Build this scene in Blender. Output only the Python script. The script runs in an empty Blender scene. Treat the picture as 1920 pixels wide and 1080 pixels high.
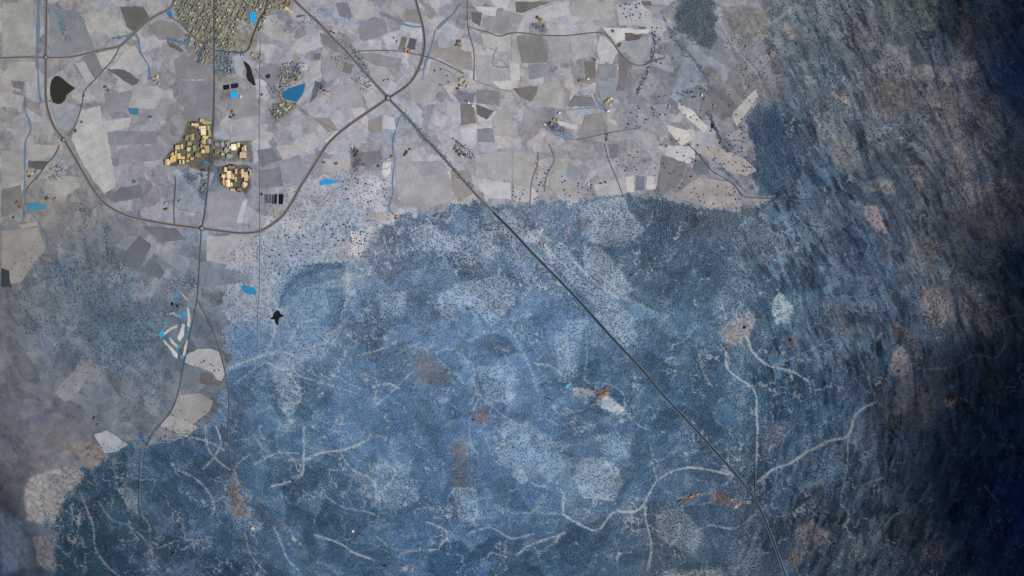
import bpy, math, random
import numpy as np
from mathutils import Vector
from mathutils.geometry import delaunay_2d_cdt
R = math.radians
rng = np.random.default_rng(11)
random.seed(5)
SC = bpy.context.scene
COL = SC.collection

# ------------------------------------------------------------------ camera, sky, sun
ALT = 20000.0
cd = bpy.data.cameras.new('camera'); cam = bpy.data.objects.new('camera', cd); COL.objects.link(cam)
cam.location = (0, 0, ALT); cam.rotation_euler = (0, 0, 0)
cd.sensor_width = 36; cd.lens = 36 * ALT / 5760.0; cd.clip_start = 10; cd.clip_end = 60000
SC.camera = cam
SUN_EL, SUN_AZ = 50, 112            # azimuth clockwise from +Y
w = bpy.data.worlds.new('World'); SC.world = w; w.use_nodes = True
nt = w.node_tree; sky = nt.nodes.new('ShaderNodeTexSky'); sky.sky_type = 'NISHITA'; sky.sun_disc = False
sky.sun_elevation = R(SUN_EL); sky.sun_rotation = R(SUN_AZ); sky.altitude = 600
nt.links.new(sky.outputs[0], nt.nodes['Background'].inputs[0]); nt.nodes['Background'].inputs[1].default_value = 0.07
ld = bpy.data.lights.new('sun', 'SUN'); ld.energy = 4.6; ld.angle = R(0.5); ld.color = (1, .965, .92)
so = bpy.data.objects.new('sun', ld); COL.objects.link(so)
sd = Vector((math.sin(R(SUN_AZ)) * math.cos(R(SUN_EL)), math.cos(R(SUN_AZ)) * math.cos(R(SUN_EL)), math.sin(R(SUN_EL))))
so.rotation_euler = sd.to_track_quat('Z', 'Y').to_euler()
SC.view_settings.view_transform = 'Standard'; SC.view_settings.look = 'None'; SC.view_settings.exposure = 0.0; SC.view_settings.gamma = 1
SC.cycles.max_bounces = 4; SC.cycles.diffuse_bounces = 2; SC.cycles.volume_bounces = 1

ILLUM = np.array([1.13, 1.11, 1.15])      # what a flat sunlit surface receives under this sun and sky
def lin(c):
    c = np.asarray(c, dtype=np.float64) / 255.0
    return np.where(c <= .04045, c / 12.92, ((c + .055) / 1.055) ** 2.4)
def alb(c): return lin(c) / ILLUM

# ------------------------------------------------------------------ numpy noise
_lat = {}
def vnoise(x, y, seed=0):
    if seed not in _lat: _lat[seed] = np.random.default_rng(1000 + seed).random((256, 256))
    L = _lat[seed]; xi = np.floor(x).astype(int); yi = np.floor(y).astype(int)
    fx = x - xi; fy = y - yi; fx = fx * fx * (3 - 2 * fx); fy = fy * fy * (3 - 2 * fy)
    a = L[xi & 255, yi & 255]; b = L[(xi + 1) & 255, yi & 255]; c = L[xi & 255, (yi + 1) & 255]; d = L[(xi + 1) & 255, (yi + 1) & 255]
    return (a * (1 - fx) + b * fx) * (1 - fy) + (c * (1 - fx) + d * fx) * fy
def fbm(x, y, seed=0, oct=4):
    s = 0; a = .5; t = 0
    for k in range(oct):
        s = s + a * vnoise(x * 2 ** k + 17 * k, y * 2 ** k + 31 * k, seed + k); t += a; a *= .55
    return s / t
def sstep(a, b, x):
    t = np.clip((x - a) / (b - a), 0, 1); return t * t * (3 - 2 * t)
def streak(px, py, s, seed):
    """land grain that runs round the middle of the plateau, as the ridges and rows do"""
    dx = px - 760; dy = py - 330; r = np.hypot(dx, dy) + 1; th = np.arctan2(dy, dx)
    e = sstep(1300, 1420, px); a = fbm(r / s, th * 900 / (s * 4.5), seed, 3)
    if np.max(e) <= 0: return a
    return a * (1 - e) + e * fbm(ridge_u(px, py) / s, py / (s * 3.4), seed + 40, 4)
def ridge_u(px, py):
    """distance across the eastern ridges, which run down to the right and swing back in the south"""
    return px - .52 * py + .95 * 80 * np.log1p(np.exp((py - 740) / 80)) + 26 * (fbm(px / 150, py / 150, 35, 2) - .5)

# ------------------------------------------------------------------ terrain height (metres), px = 3 m
def X(px): return (np.asarray(px, float) - 960) * 3
def Y(py): return (540 - np.asarray(py, float)) * 3
def height(px, py):
    px = np.asarray(px, float); py = np.asarray(py, float)
    hilly = sstep(0, 1, (py - 330 + (px - 700) * .35) / 260)
    right = sstep(1330, 1620, px + (py - 400) * .05)
    h = 9 * (fbm(px / 260, py / 260, 3, 2) - .5)
    h = h + hilly * 46 * (fbm(px / 120 + 5, py / 120, 7, 3) - .5)
    u = ridge_u(px, py) + 30 * (fbm(px / 70, py / 70, 33, 2) - .5); v = py
    h = h + right * 24 * (1 - np.abs(2 * fbm(u / 60, v / 200, 21, 4) - 1) * 1.6)
    return h

# ------------------------------------------------------------------ mesh helpers
def new_obj(name, me, parent=None, label=None, cat=None, group=None, kind=None):
    o = bpy.data.objects.new(name, me); COL.objects.link(o)
    if parent: o.parent = parent
    for k, v in (('label', label), ('category', cat), ('group', group), ('kind', kind)):
        if v: o[k] = v
    return o
def fast_mesh(name, V, F, col=None, mat=None, smooth=False, mats=None, midx=None):
    me = bpy.data.meshes.new(name); V = np.asarray(V, np.float32); F = np.asarray(F, np.int32)
    n = F.shape[1]
    me.vertices.add(len(V)); me.vertices.foreach_set('co', V.ravel())
    me.loops.add(F.size); me.loops.foreach_set('vertex_index', F.ravel())
    me.polygons.add(len(F)); me.polygons.foreach_set('loop_start', np.arange(0, F.size, n, dtype=np.int32))
    if smooth: me.polygons.foreach_set('use_smooth', np.ones(len(F), bool))
    for m in (mats or ([mat] if mat else [])): me.materials.append(m)
    if midx is not None: me.polygons.foreach_set('material_index', np.asarray(midx, np.int32))
    if col is not None:
        a = me.color_attributes.new('col', 'FLOAT_COLOR', 'POINT')
        c = np.ones((len(V), 4), np.float32); c[:, :3] = col; a.data.foreach_set('color', c.ravel())
    me.update(calc_edges=True); me.validate()
    return me

# ------------------------------------------------------------------ an unseen cloudbank added off frame so its shadow darkens the east edge
def shade_cloud_bank():
    x = np.linspace(0, 1, 150) ** 1.6; y = np.linspace(-7000, 6500, 150); gx, gy = np.meshgrid(x, y, indexing='ij')
    sy0 = 540 - (gy + 943) / 3; x0 = (2110 - 150 * sstep(600, 1080, sy0) - 60 * sstep(200, -100, sy0) - 430 - 960) * 3 + 2334; gx = x0 + gx * (15000 - x0)
    sxp = (gx - 2334) / 3 + 960; syp = 540 - (gy + 943) / 3            # where each part throws its shade
    rim = 2135 + 50 * sstep(150, 350, syp) * (1 - sstep(650, 850, syp)) - 150 * sstep(600, 1080, syp) - 60 * sstep(200, -100, syp) + 70 * (fbm(sxp / 130, syp / 130, 201, 3) - .5) + 60 * (fbm(sxp / 40, syp / 40, 205, 3) - .5)
    d = sxp - rim
    t = 40 * sstep(-420, -60, d) + 720 * sstep(-140, 95, d) ** 1.6
    t = t * (.75 + .5 * fbm(gx / 420, gy / 420, 209, 3))
    e = np.minimum.reduce([15000 - gx, gy - y[0], y[-1] - gy]); t = 3 * t * sstep(0, 900, e) + 14.0
    z0 = 3000 + 60 * (fbm(gx / 700, gy / 700, 213, 3) - .5)
    n = 150; top = np.stack([gx, gy, z0 + t * .8], -1).reshape(-1, 3); bot = np.stack([gx, gy, z0 - t * .2], -1).reshape(-1, 3)
    i = np.arange(n * n).reshape(n, n); a = np.stack([i[:-1, :-1], i[1:, :-1], i[1:, 1:], i[:-1, 1:]], -1).reshape(-1, 4); b = a[:, ::-1] + n * n
    rimI = np.concatenate([i[0, :-1], i[:-1, -1], i[-1, :0:-1], i[:0:-1, 0]]); nx = np.roll(rimI, -1)
    side = np.stack([rimI, nx, nx + n * n, rimI + n * n], -1)
    m = bpy.data.materials.new('shade_cloud_vapour'); m.use_nodes = True; t_ = m.node_tree; t_.nodes.remove(t_.nodes['Principled BSDF'])
    v = t_.nodes.new('ShaderNodeVolumePrincipled'); v.inputs['Density'].default_value = .0017; v.inputs['Color'].default_value = (.86, .88, .92, 1); v.inputs['Anisotropy'].default_value = .2
    t_.links.new(v.outputs[0], t_.nodes['Material Output'].inputs['Volume'])
    new_obj('cloud', fast_mesh('cloud', np.concatenate([top, bot]), np.concatenate([a, b, side]), None, m, smooth=True), kind='structure', label='bank of cloud hanging off beyond the eastern ridge', cat='cloud')

# ------------------------------------------------------------------ materials
def mat_attr(name, rough=.95, scale=.02, amt=.14, fine=.25, spec=.1):
    """surface colour from the mesh, broken up by two world-space noises"""
    m = bpy.data.materials.new(name); m.use_nodes = True; t = m.node_tree; N = t.nodes; L = t.links
    b = N['Principled BSDF']; b.inputs['Roughness'].default_value = rough; b.inputs['Specular IOR Level'].default_value = spec
    at = N.new('ShaderNodeAttribute'); at.attribute_name = 'col'
    g = N.new('ShaderNodeNewGeometry')
    n1 = N.new('ShaderNodeTexNoise'); n1.inputs['Scale'].default_value = scale; n1.inputs['Detail'].default_value = 5; n1.inputs['Roughness'].default_value = .65
    n2 = N.new('ShaderNodeTexNoise'); n2.inputs['Scale'].default_value = scale * 9; n2.inputs['Detail'].default_value = 2
    L.new(g.outputs['Position'], n1.inputs['Vector']); L.new(g.outputs['Position'], n2.inputs['Vector'])
    r1 = N.new('ShaderNodeMapRange'); r1.inputs['From Min'].default_value = .3; r1.inputs['From Max'].default_value = .7; r1.inputs['To Min'].default_value = 1 - amt; r1.inputs['To Max'].default_value = 1 + amt
    r2 = N.new('ShaderNodeMapRange'); r2.inputs['From Min'].default_value = .25; r2.inputs['From Max'].default_value = .75; r2.inputs['To Min'].default_value = 1 - fine; r2.inputs['To Max'].default_value = 1 + fine
    L.new(n1.outputs['Fac'], r1.inputs['Value']); L.new(n2.outputs['Fac'], r2.inputs['Value'])
    mu = N.new('ShaderNodeMath'); mu.operation = 'MULTIPLY'; L.new(r1.outputs[0], mu.inputs[0]); L.new(r2.outputs[0], mu.inputs[1])
    vm = N.new('ShaderNodeVectorMath'); vm.operation = 'SCALE'; L.new(at.outputs['Color'], vm.inputs[0]); L.new(mu.outputs[0], vm.inputs['Scale'])
    L.new(vm.outputs[0], b.inputs['Base Color'])
    return m
def mat_plain(name, c, rough=.8, amt=.12, scale=.15, spec=.2):
    m = bpy.data.materials.new(name); m.use_nodes = True; t = m.node_tree; N = t.nodes; L = t.links
    b = N['Principled BSDF']; b.inputs['Roughness'].default_value = rough; b.inputs['Specular IOR Level'].default_value = spec
    c = alb(c); g = N.new('ShaderNodeNewGeometry'); n = N.new('ShaderNodeTexNoise'); n.inputs['Scale'].default_value = scale; n.inputs['Detail'].default_value = 3
    L.new(g.outputs['Position'], n.inputs['Vector'])
    mx = N.new('ShaderNodeMix'); mx.data_type = 'RGBA'; mx.inputs['A'].default_value = (*[float(max(0, v * (1 - 2 * amt))) for v in c], 1); mx.inputs['B'].default_value = (*[float(v * (1 + 2 * amt)) for v in c], 1)
    L.new(n.outputs['Fac'], mx.inputs['Factor']); L.new(mx.outputs['Result'], b.inputs['Base Color'])
    return m
shade_cloud_bank()
M_LAND = mat_attr('land_soil', amt=.10, fine=.16)
M_FIELD = mat_attr('field_soil', scale=.012, amt=.13, fine=.12)
M_ROAD = mat_attr('asphalt', rough=.9, scale=.03, amt=.15, fine=.1)
M_LEAF = mat_attr('leaves', rough=.9, scale=.05, amt=.2, fine=.2)
M_WATER = mat_attr('water', rough=.35, scale=.01, amt=.08, fine=.04, spec=.35)
M_ROOF = mat_attr('roofing', rough=.7, scale=.05, amt=.12, fine=.15, spec=.25)
M_WALL = mat_plain('render_wall', (150, 142, 130))

# ------------------------------------------------------------------ traced layout, photograph pixels turned into ground metres
def nums(s): return [float(v) for v in s.split()]
def pts(s):
    v = nums(s); return list(zip(v[::2], v[1::2]))
def table(txt):
    out = []
    for ln in txt.strip().splitlines():
        ln = ln.split('#')[0].strip()
        if not ln: continue
        a, b = ln.split(':'); out.append((a.split(), pts(b)))
    return out
TONES = [tuple(nums(l)) for l in '''0 0 136 135 136
150 40 138 137 140
40 200 140 137 140
250 150 146 144 150
0 330 132 130 132
100 380 132 129 129
240 290 138 136 144
320 420 134 133 142
40 470 128 125 124
180 470 114 114 120
430 480 146 145 154
330 520 126 128 138
480 560 140 142 154
0 570 100 99 104
100 560 106 108 114
220 600 92 102 112
320 620 96 104 116
0 700 112 108 112
120 640 106 110 120
200 720 118 116 124
260 780 112 116 124
50 800 102 99 108
0 870 88 88 94
100 870 122 116 118
0 950 52 54 62
50 1040 60 64 72
90 950 112 110 116
20 1000 36 46 60
0 1075 20 34 50
600 60 148 146 154
560 200 148 146 154
700 260 152 150 158
820 60 152 150 158
820 200 152 150 160
720 360 154 152 164
950 130 156 152 156
950 300 158 154 162
1080 80 152 150 156
1080 200 152 148 154
1080 320 152 148 155
1200 60 144 144 152
1200 200 140 142 152
1200 320 142 140 148
1310 340 132 130 138
1300 150 118 124 136
1300 240 150 148 154
1370 200 118 116 120
1370 300 122 122 130
1340 400 100 112 128
560 420 142 146 158
640 450 138 146 160
600 350 142 142 154
560 560 116 136 160
470 640 100 122 150
620 620 108 130 156
700 600 104 128 158
850 500 112 134 160
820 620 112 136 168
980 420 122 138 160
950 650 108 136 168
1050 600 104 132 166
1150 560 116 138 162
1120 700 98 126 158
900 780 104 132 168
700 780 92 120 152
560 780 92 120 148
560 900 82 108 136
400 900 78 98 120
300 900 72 94 114
180 920 66 88 106
180 1050 50 72 90
400 1050 64 86 108
620 1000 72 98 126
800 900 90 118 150
850 1030 72 102 136
1000 900 94 120 152
1100 900 104 128 154
1050 1030 76 102 130
1250 900 84 110 138
1250 1000 84 100 116
1350 700 76 104 130
1300 600 92 118 144
1250 780 78 108 138
1250 480 92 114 136
1350 500 80 102 124
1350 830 72 98 124
1450 450 88 104 120
1450 600 84 104 120
1450 750 66 88 108
1450 900 64 82 100
1450 1030 66 78 90
1400 60 104 104 108
1500 40 92 94 98
1420 160 104 102 108
1470 220 70 84 98
1530 130 76 86 96
1600 60 82 80 86
1560 220 94 96 102
1540 330 66 80 96
1640 180 92 90 94
1600 280 82 84 92
1620 480 60 72 88
1700 250 76 76 82
1780 60 44 46 54
1780 180 76 72 76
1820 280 72 68 72
1760 350 76 76 82
1850 380 72 64 64
1760 480 80 82 90
1700 600 60 70 84
1560 620 74 86 100
1640 700 64 76 90
1800 560 76 76 82
1860 600 52 54 62
1560 760 60 78 96
1740 720 72 72 80
1680 800 66 70 80
1820 720 44 50 60
1560 880 54 68 84
1660 900 56 64 76
1780 850 38 46 56
1540 960 56 64 74
1600 1040 54 60 68
1700 1000 50 54 62
1800 950 24 34 46
1860 800 20 30 42
1870 300 40 44 52
1900 150 14 20 30
1900 500 26 34 42
1900 950 8 14 24
2000 700 8 14 24
2000 200 8 12 20'''.splitlines()]  # darkening toward the right and lower-left edges is painted into these ground colours

FIELDS = table('''
144 142 138: 4 4 60 4 64 60 62 103 4 106
122 126 132: 92 12 150 22 165 58 178 92 130 103 94 104
152 150 146: 150 27 190 22 225 40 240 60 248 66 215 70 175 56
106 102 97: 224 12 268 13 283 35 251 60 238 50 232 30
150 146 148: 274 3 312 3 309 17 289 27 276 14
128 122 124: 280 50 300 36 330 45 352 67 327 76 300 75
158 153 148: 180 101 222 91 202 121 192 129
117 116 126: 158 105 177 101 194 131 180 149 165 125
156 153 156: 141 118 159 116 177 149 163 158
158 154 156: 233 96 252 84 262 102 270 114 235 127 214 124
99 97 108: 199 129 235 131 261 150 252 162 232 151
152 150 155: 250 161 262 153 304 185 290 204 241 204
132 130 140: 196 176 249 170 238 209 199 211
162 158 160: 193 228 248 219 240 239 196 250
126 126 136: 201 246 290 246 299 269 206 274
162 157 157: 134 262 152 207 188 197 194 230 206 275 217 351 195 363 173 335 150 296
134 138 150: 95 196 130 206 148 202 144 230 125 246 108 240
150 146 142: 20 116 66 116 66 149 4 163 4 140
113 113 124: 21 151 46 153 43 169 26 164
150 146 148: 28 176 46 181 39 214 26 199
160 155 152: 309 170 322 168 326 190 316 184
124 122 132: 342 152 397 152 398 229 346 224 342 181
128 124 131: 346 102 376 120 397 117 398 148 331 149 327 111
107 99 99: 312 78 330 83 345 96 339 98 319 88
150 148 157: 427 226 479 216 479 261 432 267
136 132 139: 441 171 479 163 487 214 431 219 426 191
157 153 159: 657 3 700 3 704 29 669 39 656 20
119 118 137: 630 5 652 5 661 30 655 37 636 30
146 143 149: 732 3 778 3 784 38 758 39 733 15
138 131 130: 758 16 784 17 788 44 760 41
130 126 137: 672 51 699 31 722 36 729 60 700 74 675 74
167 162 160: 768 56 784 57 784 71 769 69
120 112 108: 753 69 763 69 758 94 746 94
92 95 110: 768 71 782 74 778 94 763 90
152 150 148: 494 30 518 27 529 55 534 78 506 74 493 60
120 116 126: 599 61 614 66 634 85 631 97 606 84
134 129 135: 656 101 700 99 754 111 749 129 706 124 681 111
150 147 152: 692 126 729 131 739 149 711 164 696 145
112 110 110: 588 100 602 101 600 112 587 111
170 167 175: 561 119 574 119 577 131 566 132
157 155 161: 581 116 604 113 598 144 579 144
138 136 145: 604 106 649 106 659 120 640 148 603 147
121 117 113: 646 116 664 121 657 139 641 134
170 167 172: 488 148 501 155 496 165 487 160
128 126 137: 486 127 524 121 539 144 506 158
98 102 118: 592 151 604 156 594 180 581 194 586 170
155 153 161: 576 166 589 157 581 180 561 199 554 194
146 143 151: 621 161 679 156 681 199 660 204 621 199
152 149 156: 701 201 724 196 739 206 720 219 701 210
141 133 131: 586 221 619 221 634 244 615 249 601 234
134 128 127: 691 226 716 216 716 244 705 254 691 245
167 165 175: 719 216 739 221 744 244 717 240
170 168 173: 606 265 630 244 635 250 614 272
148 151 162: 646 246 679 246 688 268 660 269
159 157 163: 836 188 861 193 860 221 837 217
120 115 114: 863 193 887 196 894 231 864 236
107 104 109: 893 196 927 208 912 224 894 214
128 126 135: 894 167 936 171 938 199 894 194
140 134 132: 813 87 884 97 887 134 841 119 810 100
150 145 148: 810 112 850 126 878 141 869 164 831 159 802 149
146 144 150: 762 151 791 131 829 165 800 199 771 189
106 102 109: 883 23 904 23 901 49 886 41
170 168 174: 890 12 933 13 929 31 905 27
138 136 144: 906 33 959 29 959 57 935 63 904 49
164 160 159: 901 63 958 64 958 94 935 97 906 84
151 149 157: 892 104 924 104 926 129 958 131 958 159 896 158
178 175 174: 921 153 959 151 959 169 939 167
152 148 149: 922 225 950 197 960 215 960 256 926 254
116 116 140: 849 178 887 176 887 194 861 189
167 167 178: 863 241 892 236 892 267 866 267
126 127 140: 896 241 924 241 929 267 896 267
114 109 107: 966 3 1034 3 1009 12 979 24 967 22
161 159 167: 981 27 1030 10 1063 3 1069 25 1031 39 986 44
152 148 150: 1071 3 1149 3 1154 29 1131 39 1071 29
112 106 106: 1201 2 1221 2 1221 12 1206 12
157 157 163: 1156 11 1199 6 1224 26 1221 44 1161 48
178 175 173: 1130 51 1165 53 1219 56 1214 64 1175 61 1171 74 1156 79 1142 66
125 120 121: 969 67 1017 68 1029 110 1024 117 979 119
155 150 150: 958 66 967 80 975 120 962 130
174 170 170: 955 112 974 121 975 149 957 154
126 128 141: 991 121 1027 119 1027 144 991 149
146 143 148: 1021 68 1069 68 1069 119 1036 114
150 150 157: 1071 68 1119 66 1105 104 1071 117
166 163 168: 1124 67 1136 69 1158 95 1149 119 1126 114 1119 95
115 108 106: 1095 116 1116 114 1117 147 1101 146
128 129 141: 1121 119 1154 123 1157 147 1121 147
121 115 119: 1161 101 1188 120 1177 134 1171 169 1156 171 1161 140
104 99 101: 1172 61 1204 66 1199 74 1173 77
98 93 96: 1156 83 1167 79 1164 89 1158 89
138 142 150: 1170 80 1211 69 1214 104 1196 117 1182 107 1167 91
119 114 110: 961 166 1009 161 1004 180 995 191 976 181
152 148 150: 1012 161 1049 151 1057 170 1054 204 1002 199
117 115 122: 1076 179 1109 181 1119 199 1066 199
133 137 149: 1121 151 1157 151 1154 179 1126 189
163 158 160: 1091 166 1117 153 1117 177 1096 177
136 130 133: 1096 216 1129 211 1139 239 1110 261 1086 254
140 136 144: 986 201 1019 206 1001 234 1000 249 976 244
168 163 166: 1037 226 1084 233 1081 244 1046 234
114 126 146: 1036 241 1059 241 1081 258 1060 264 1039 249
176 171 170: 1272 192 1299 207 1328 240 1319 248 1291 224 1271 204
182 176 171: 1251 233 1289 246 1301 261 1276 274 1253 244
162 156 155: 1372 215 1400 182 1418 167 1421 180 1395 219 1380 238
110 110 122: 1326 157 1349 171 1344 194 1327 179
118 112 117: 1341 176 1375 215 1370 222 1352 204
108 113 130: 482 282 511 277 524 300 491 314
163 157 158: 516 273 554 271 564 289 531 301
130 135 150: 522 301 559 293 577 320 560 349 531 344
117 117 131: 486 321 529 312 531 349 486 354
152 150 156: 536 350 559 352 549 379 541 384
156 151 154: 606 297 658 297 654 328 602 324
117 117 127: 681 286 714 281 719 299 691 314 671 309
180 177 176: 719 306 734 303 732 324 720 333 716 320
151 149 156: 741 301 769 297 799 320 789 354 760 384 743 360
141 139 150: 772 303 829 302 843 319 810 344 791 329
151 147 154: 791 331 839 322 854 374 810 389 761 389
143 134 134: 846 321 881 318 889 358 860 379 849 355
160 154 159: 861 376 889 362 896 374 866 384
153 149 156: 890 291 958 282 958 338 892 334
168 165 175: 889 337 958 342 958 374 920 372 902 358
161 151 151: 702 397 739 397 734 414 706 414
172 169 176: 657 432 684 437 680 464 659 454
153 149 150: 962 283 1004 292 999 339 985 374 962 374
161 158 164: 964 347 994 352 988 379 966 379
150 147 148: 1042 303 1074 303 1089 339 1060 373 1027 354
128 134 151: 1066 307 1089 319 1079 344 1061 329
161 157 163: 1112 347 1154 337 1159 364 1121 367
108 116 137: 1193 329 1209 331 1207 357 1191 357
171 166 168: 1172 332 1189 328 1189 360 1176 361
174 168 170: 1213 329 1234 331 1229 354 1211 357
110 112 123: 1139 270 1161 270 1157 294 1146 297
121 117 121: 1242 291 1288 306 1274 344 1237 368 1234 340
170 168 174: 1251 273 1299 274 1304 295 1290 308 1247 290
110 114 127: 1301 302 1329 302 1329 329 1301 324
150 142 143: 1262 366 1309 332 1373 342 1383 378 1331 392 1290 378
155 146 143: 1302 272 1339 272 1399 301 1420 320 1399 329 1361 319
150 146 143: 52 270 108 272 99 294 57 304
97 94 97: 53 301 91 303 80 319 53 314
151 146 141: 102 327 144 332 149 350 120 369 101 360
142 137 136: 3 282 44 282 44 338 3 348
119 115 115: 3 356 40 347 44 390 3 408
142 137 132: 31 421 69 416 71 422 40 429
138 132 129: 3 432 70 427 87 465 60 500 40 528 3 538
130 129 140: 222 282 299 272 299 299 222 309
110 111 122: 202 371 225 352 264 347 269 370 216 379
138 136 150: 387 362 429 352 463 371 453 428 391 423
163 165 180: 456 377 464 373 454 418 443 418
98 102 118: 233 475 262 441 284 460 260 508 241 499
102 106 122: 273 495 286 481 309 510 299 524 276 510
110 110 123: 267 424 329 427 349 449 301 454
114 122 140: 387 502 449 507 469 529 382 538
152 150 159: 387 442 469 442 479 499 441 499 387 489
66 74 84: 3 502 17 507 21 538 3 538
134 132 142: 112 720 169 672 174 690 140 748 121 753 102 735
166 163 167: 347 666 370 655 395 654 411 661 421 700 416 715 406 711 398 698 376 690 355 684 347 679
103 95 96: 376 697 399 703 399 724 376 719
112 116 132: 344 692 374 696 369 734 339 734
152 148 147: 336 741 372 737 399 751 394 770 370 789 355 799 321 774
162 158 156: 319 777 371 801 350 819 301 798
130 130 141: 301 800 344 821 320 829 277 834 291 813
167 167 181: 176 815 200 806 241 834 216 849 196 849
136 132 132: 52 896 130 872 163 890 126 929 112 963 104 983 51 974 47 930
120 112 107: 131 831 175 827 203 855 185 873 166 879
101 99 106: 62 1007 103 1002 104 1073 71 1060
112 114 118: 1651 125 1661 80 1689 89 1700 82 1709 148 1681 154
106 106 110: 1716 126 1744 121 1739 144 1719 147
100 94 96: 1642 152 1680 156 1698 200 1690 228 1650 205
136 124 128: 1620 388 1642 382 1652 400 1664 439 1644 434 1622 412
76 82 92: 1634 437 1665 445 1672 480 1664 500 1646 470
68 78 90: 1627 337 1630 300 1643 285 1665 278 1672 290 1678 335 1672 337
66 75 86: 1676 292 1690 288 1702 311 1720 360 1716 392 1690 400 1600 376 1628 358 1678 366
104 102 100: 1631 341 1672 337 1678 364 1629 356
112 106 106: 1703 311 1732 311 1729 360 1720 356
128 120 122: 1664 690 1674 662 1690 646 1700 662 1708 690 1694 704 1680 709
150 160 168: 1447 562 1462 549 1474 556 1488 578 1482 604 1456 608 1448 590
''')  # fields near the edges have the edge darkening painted into their colour

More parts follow.
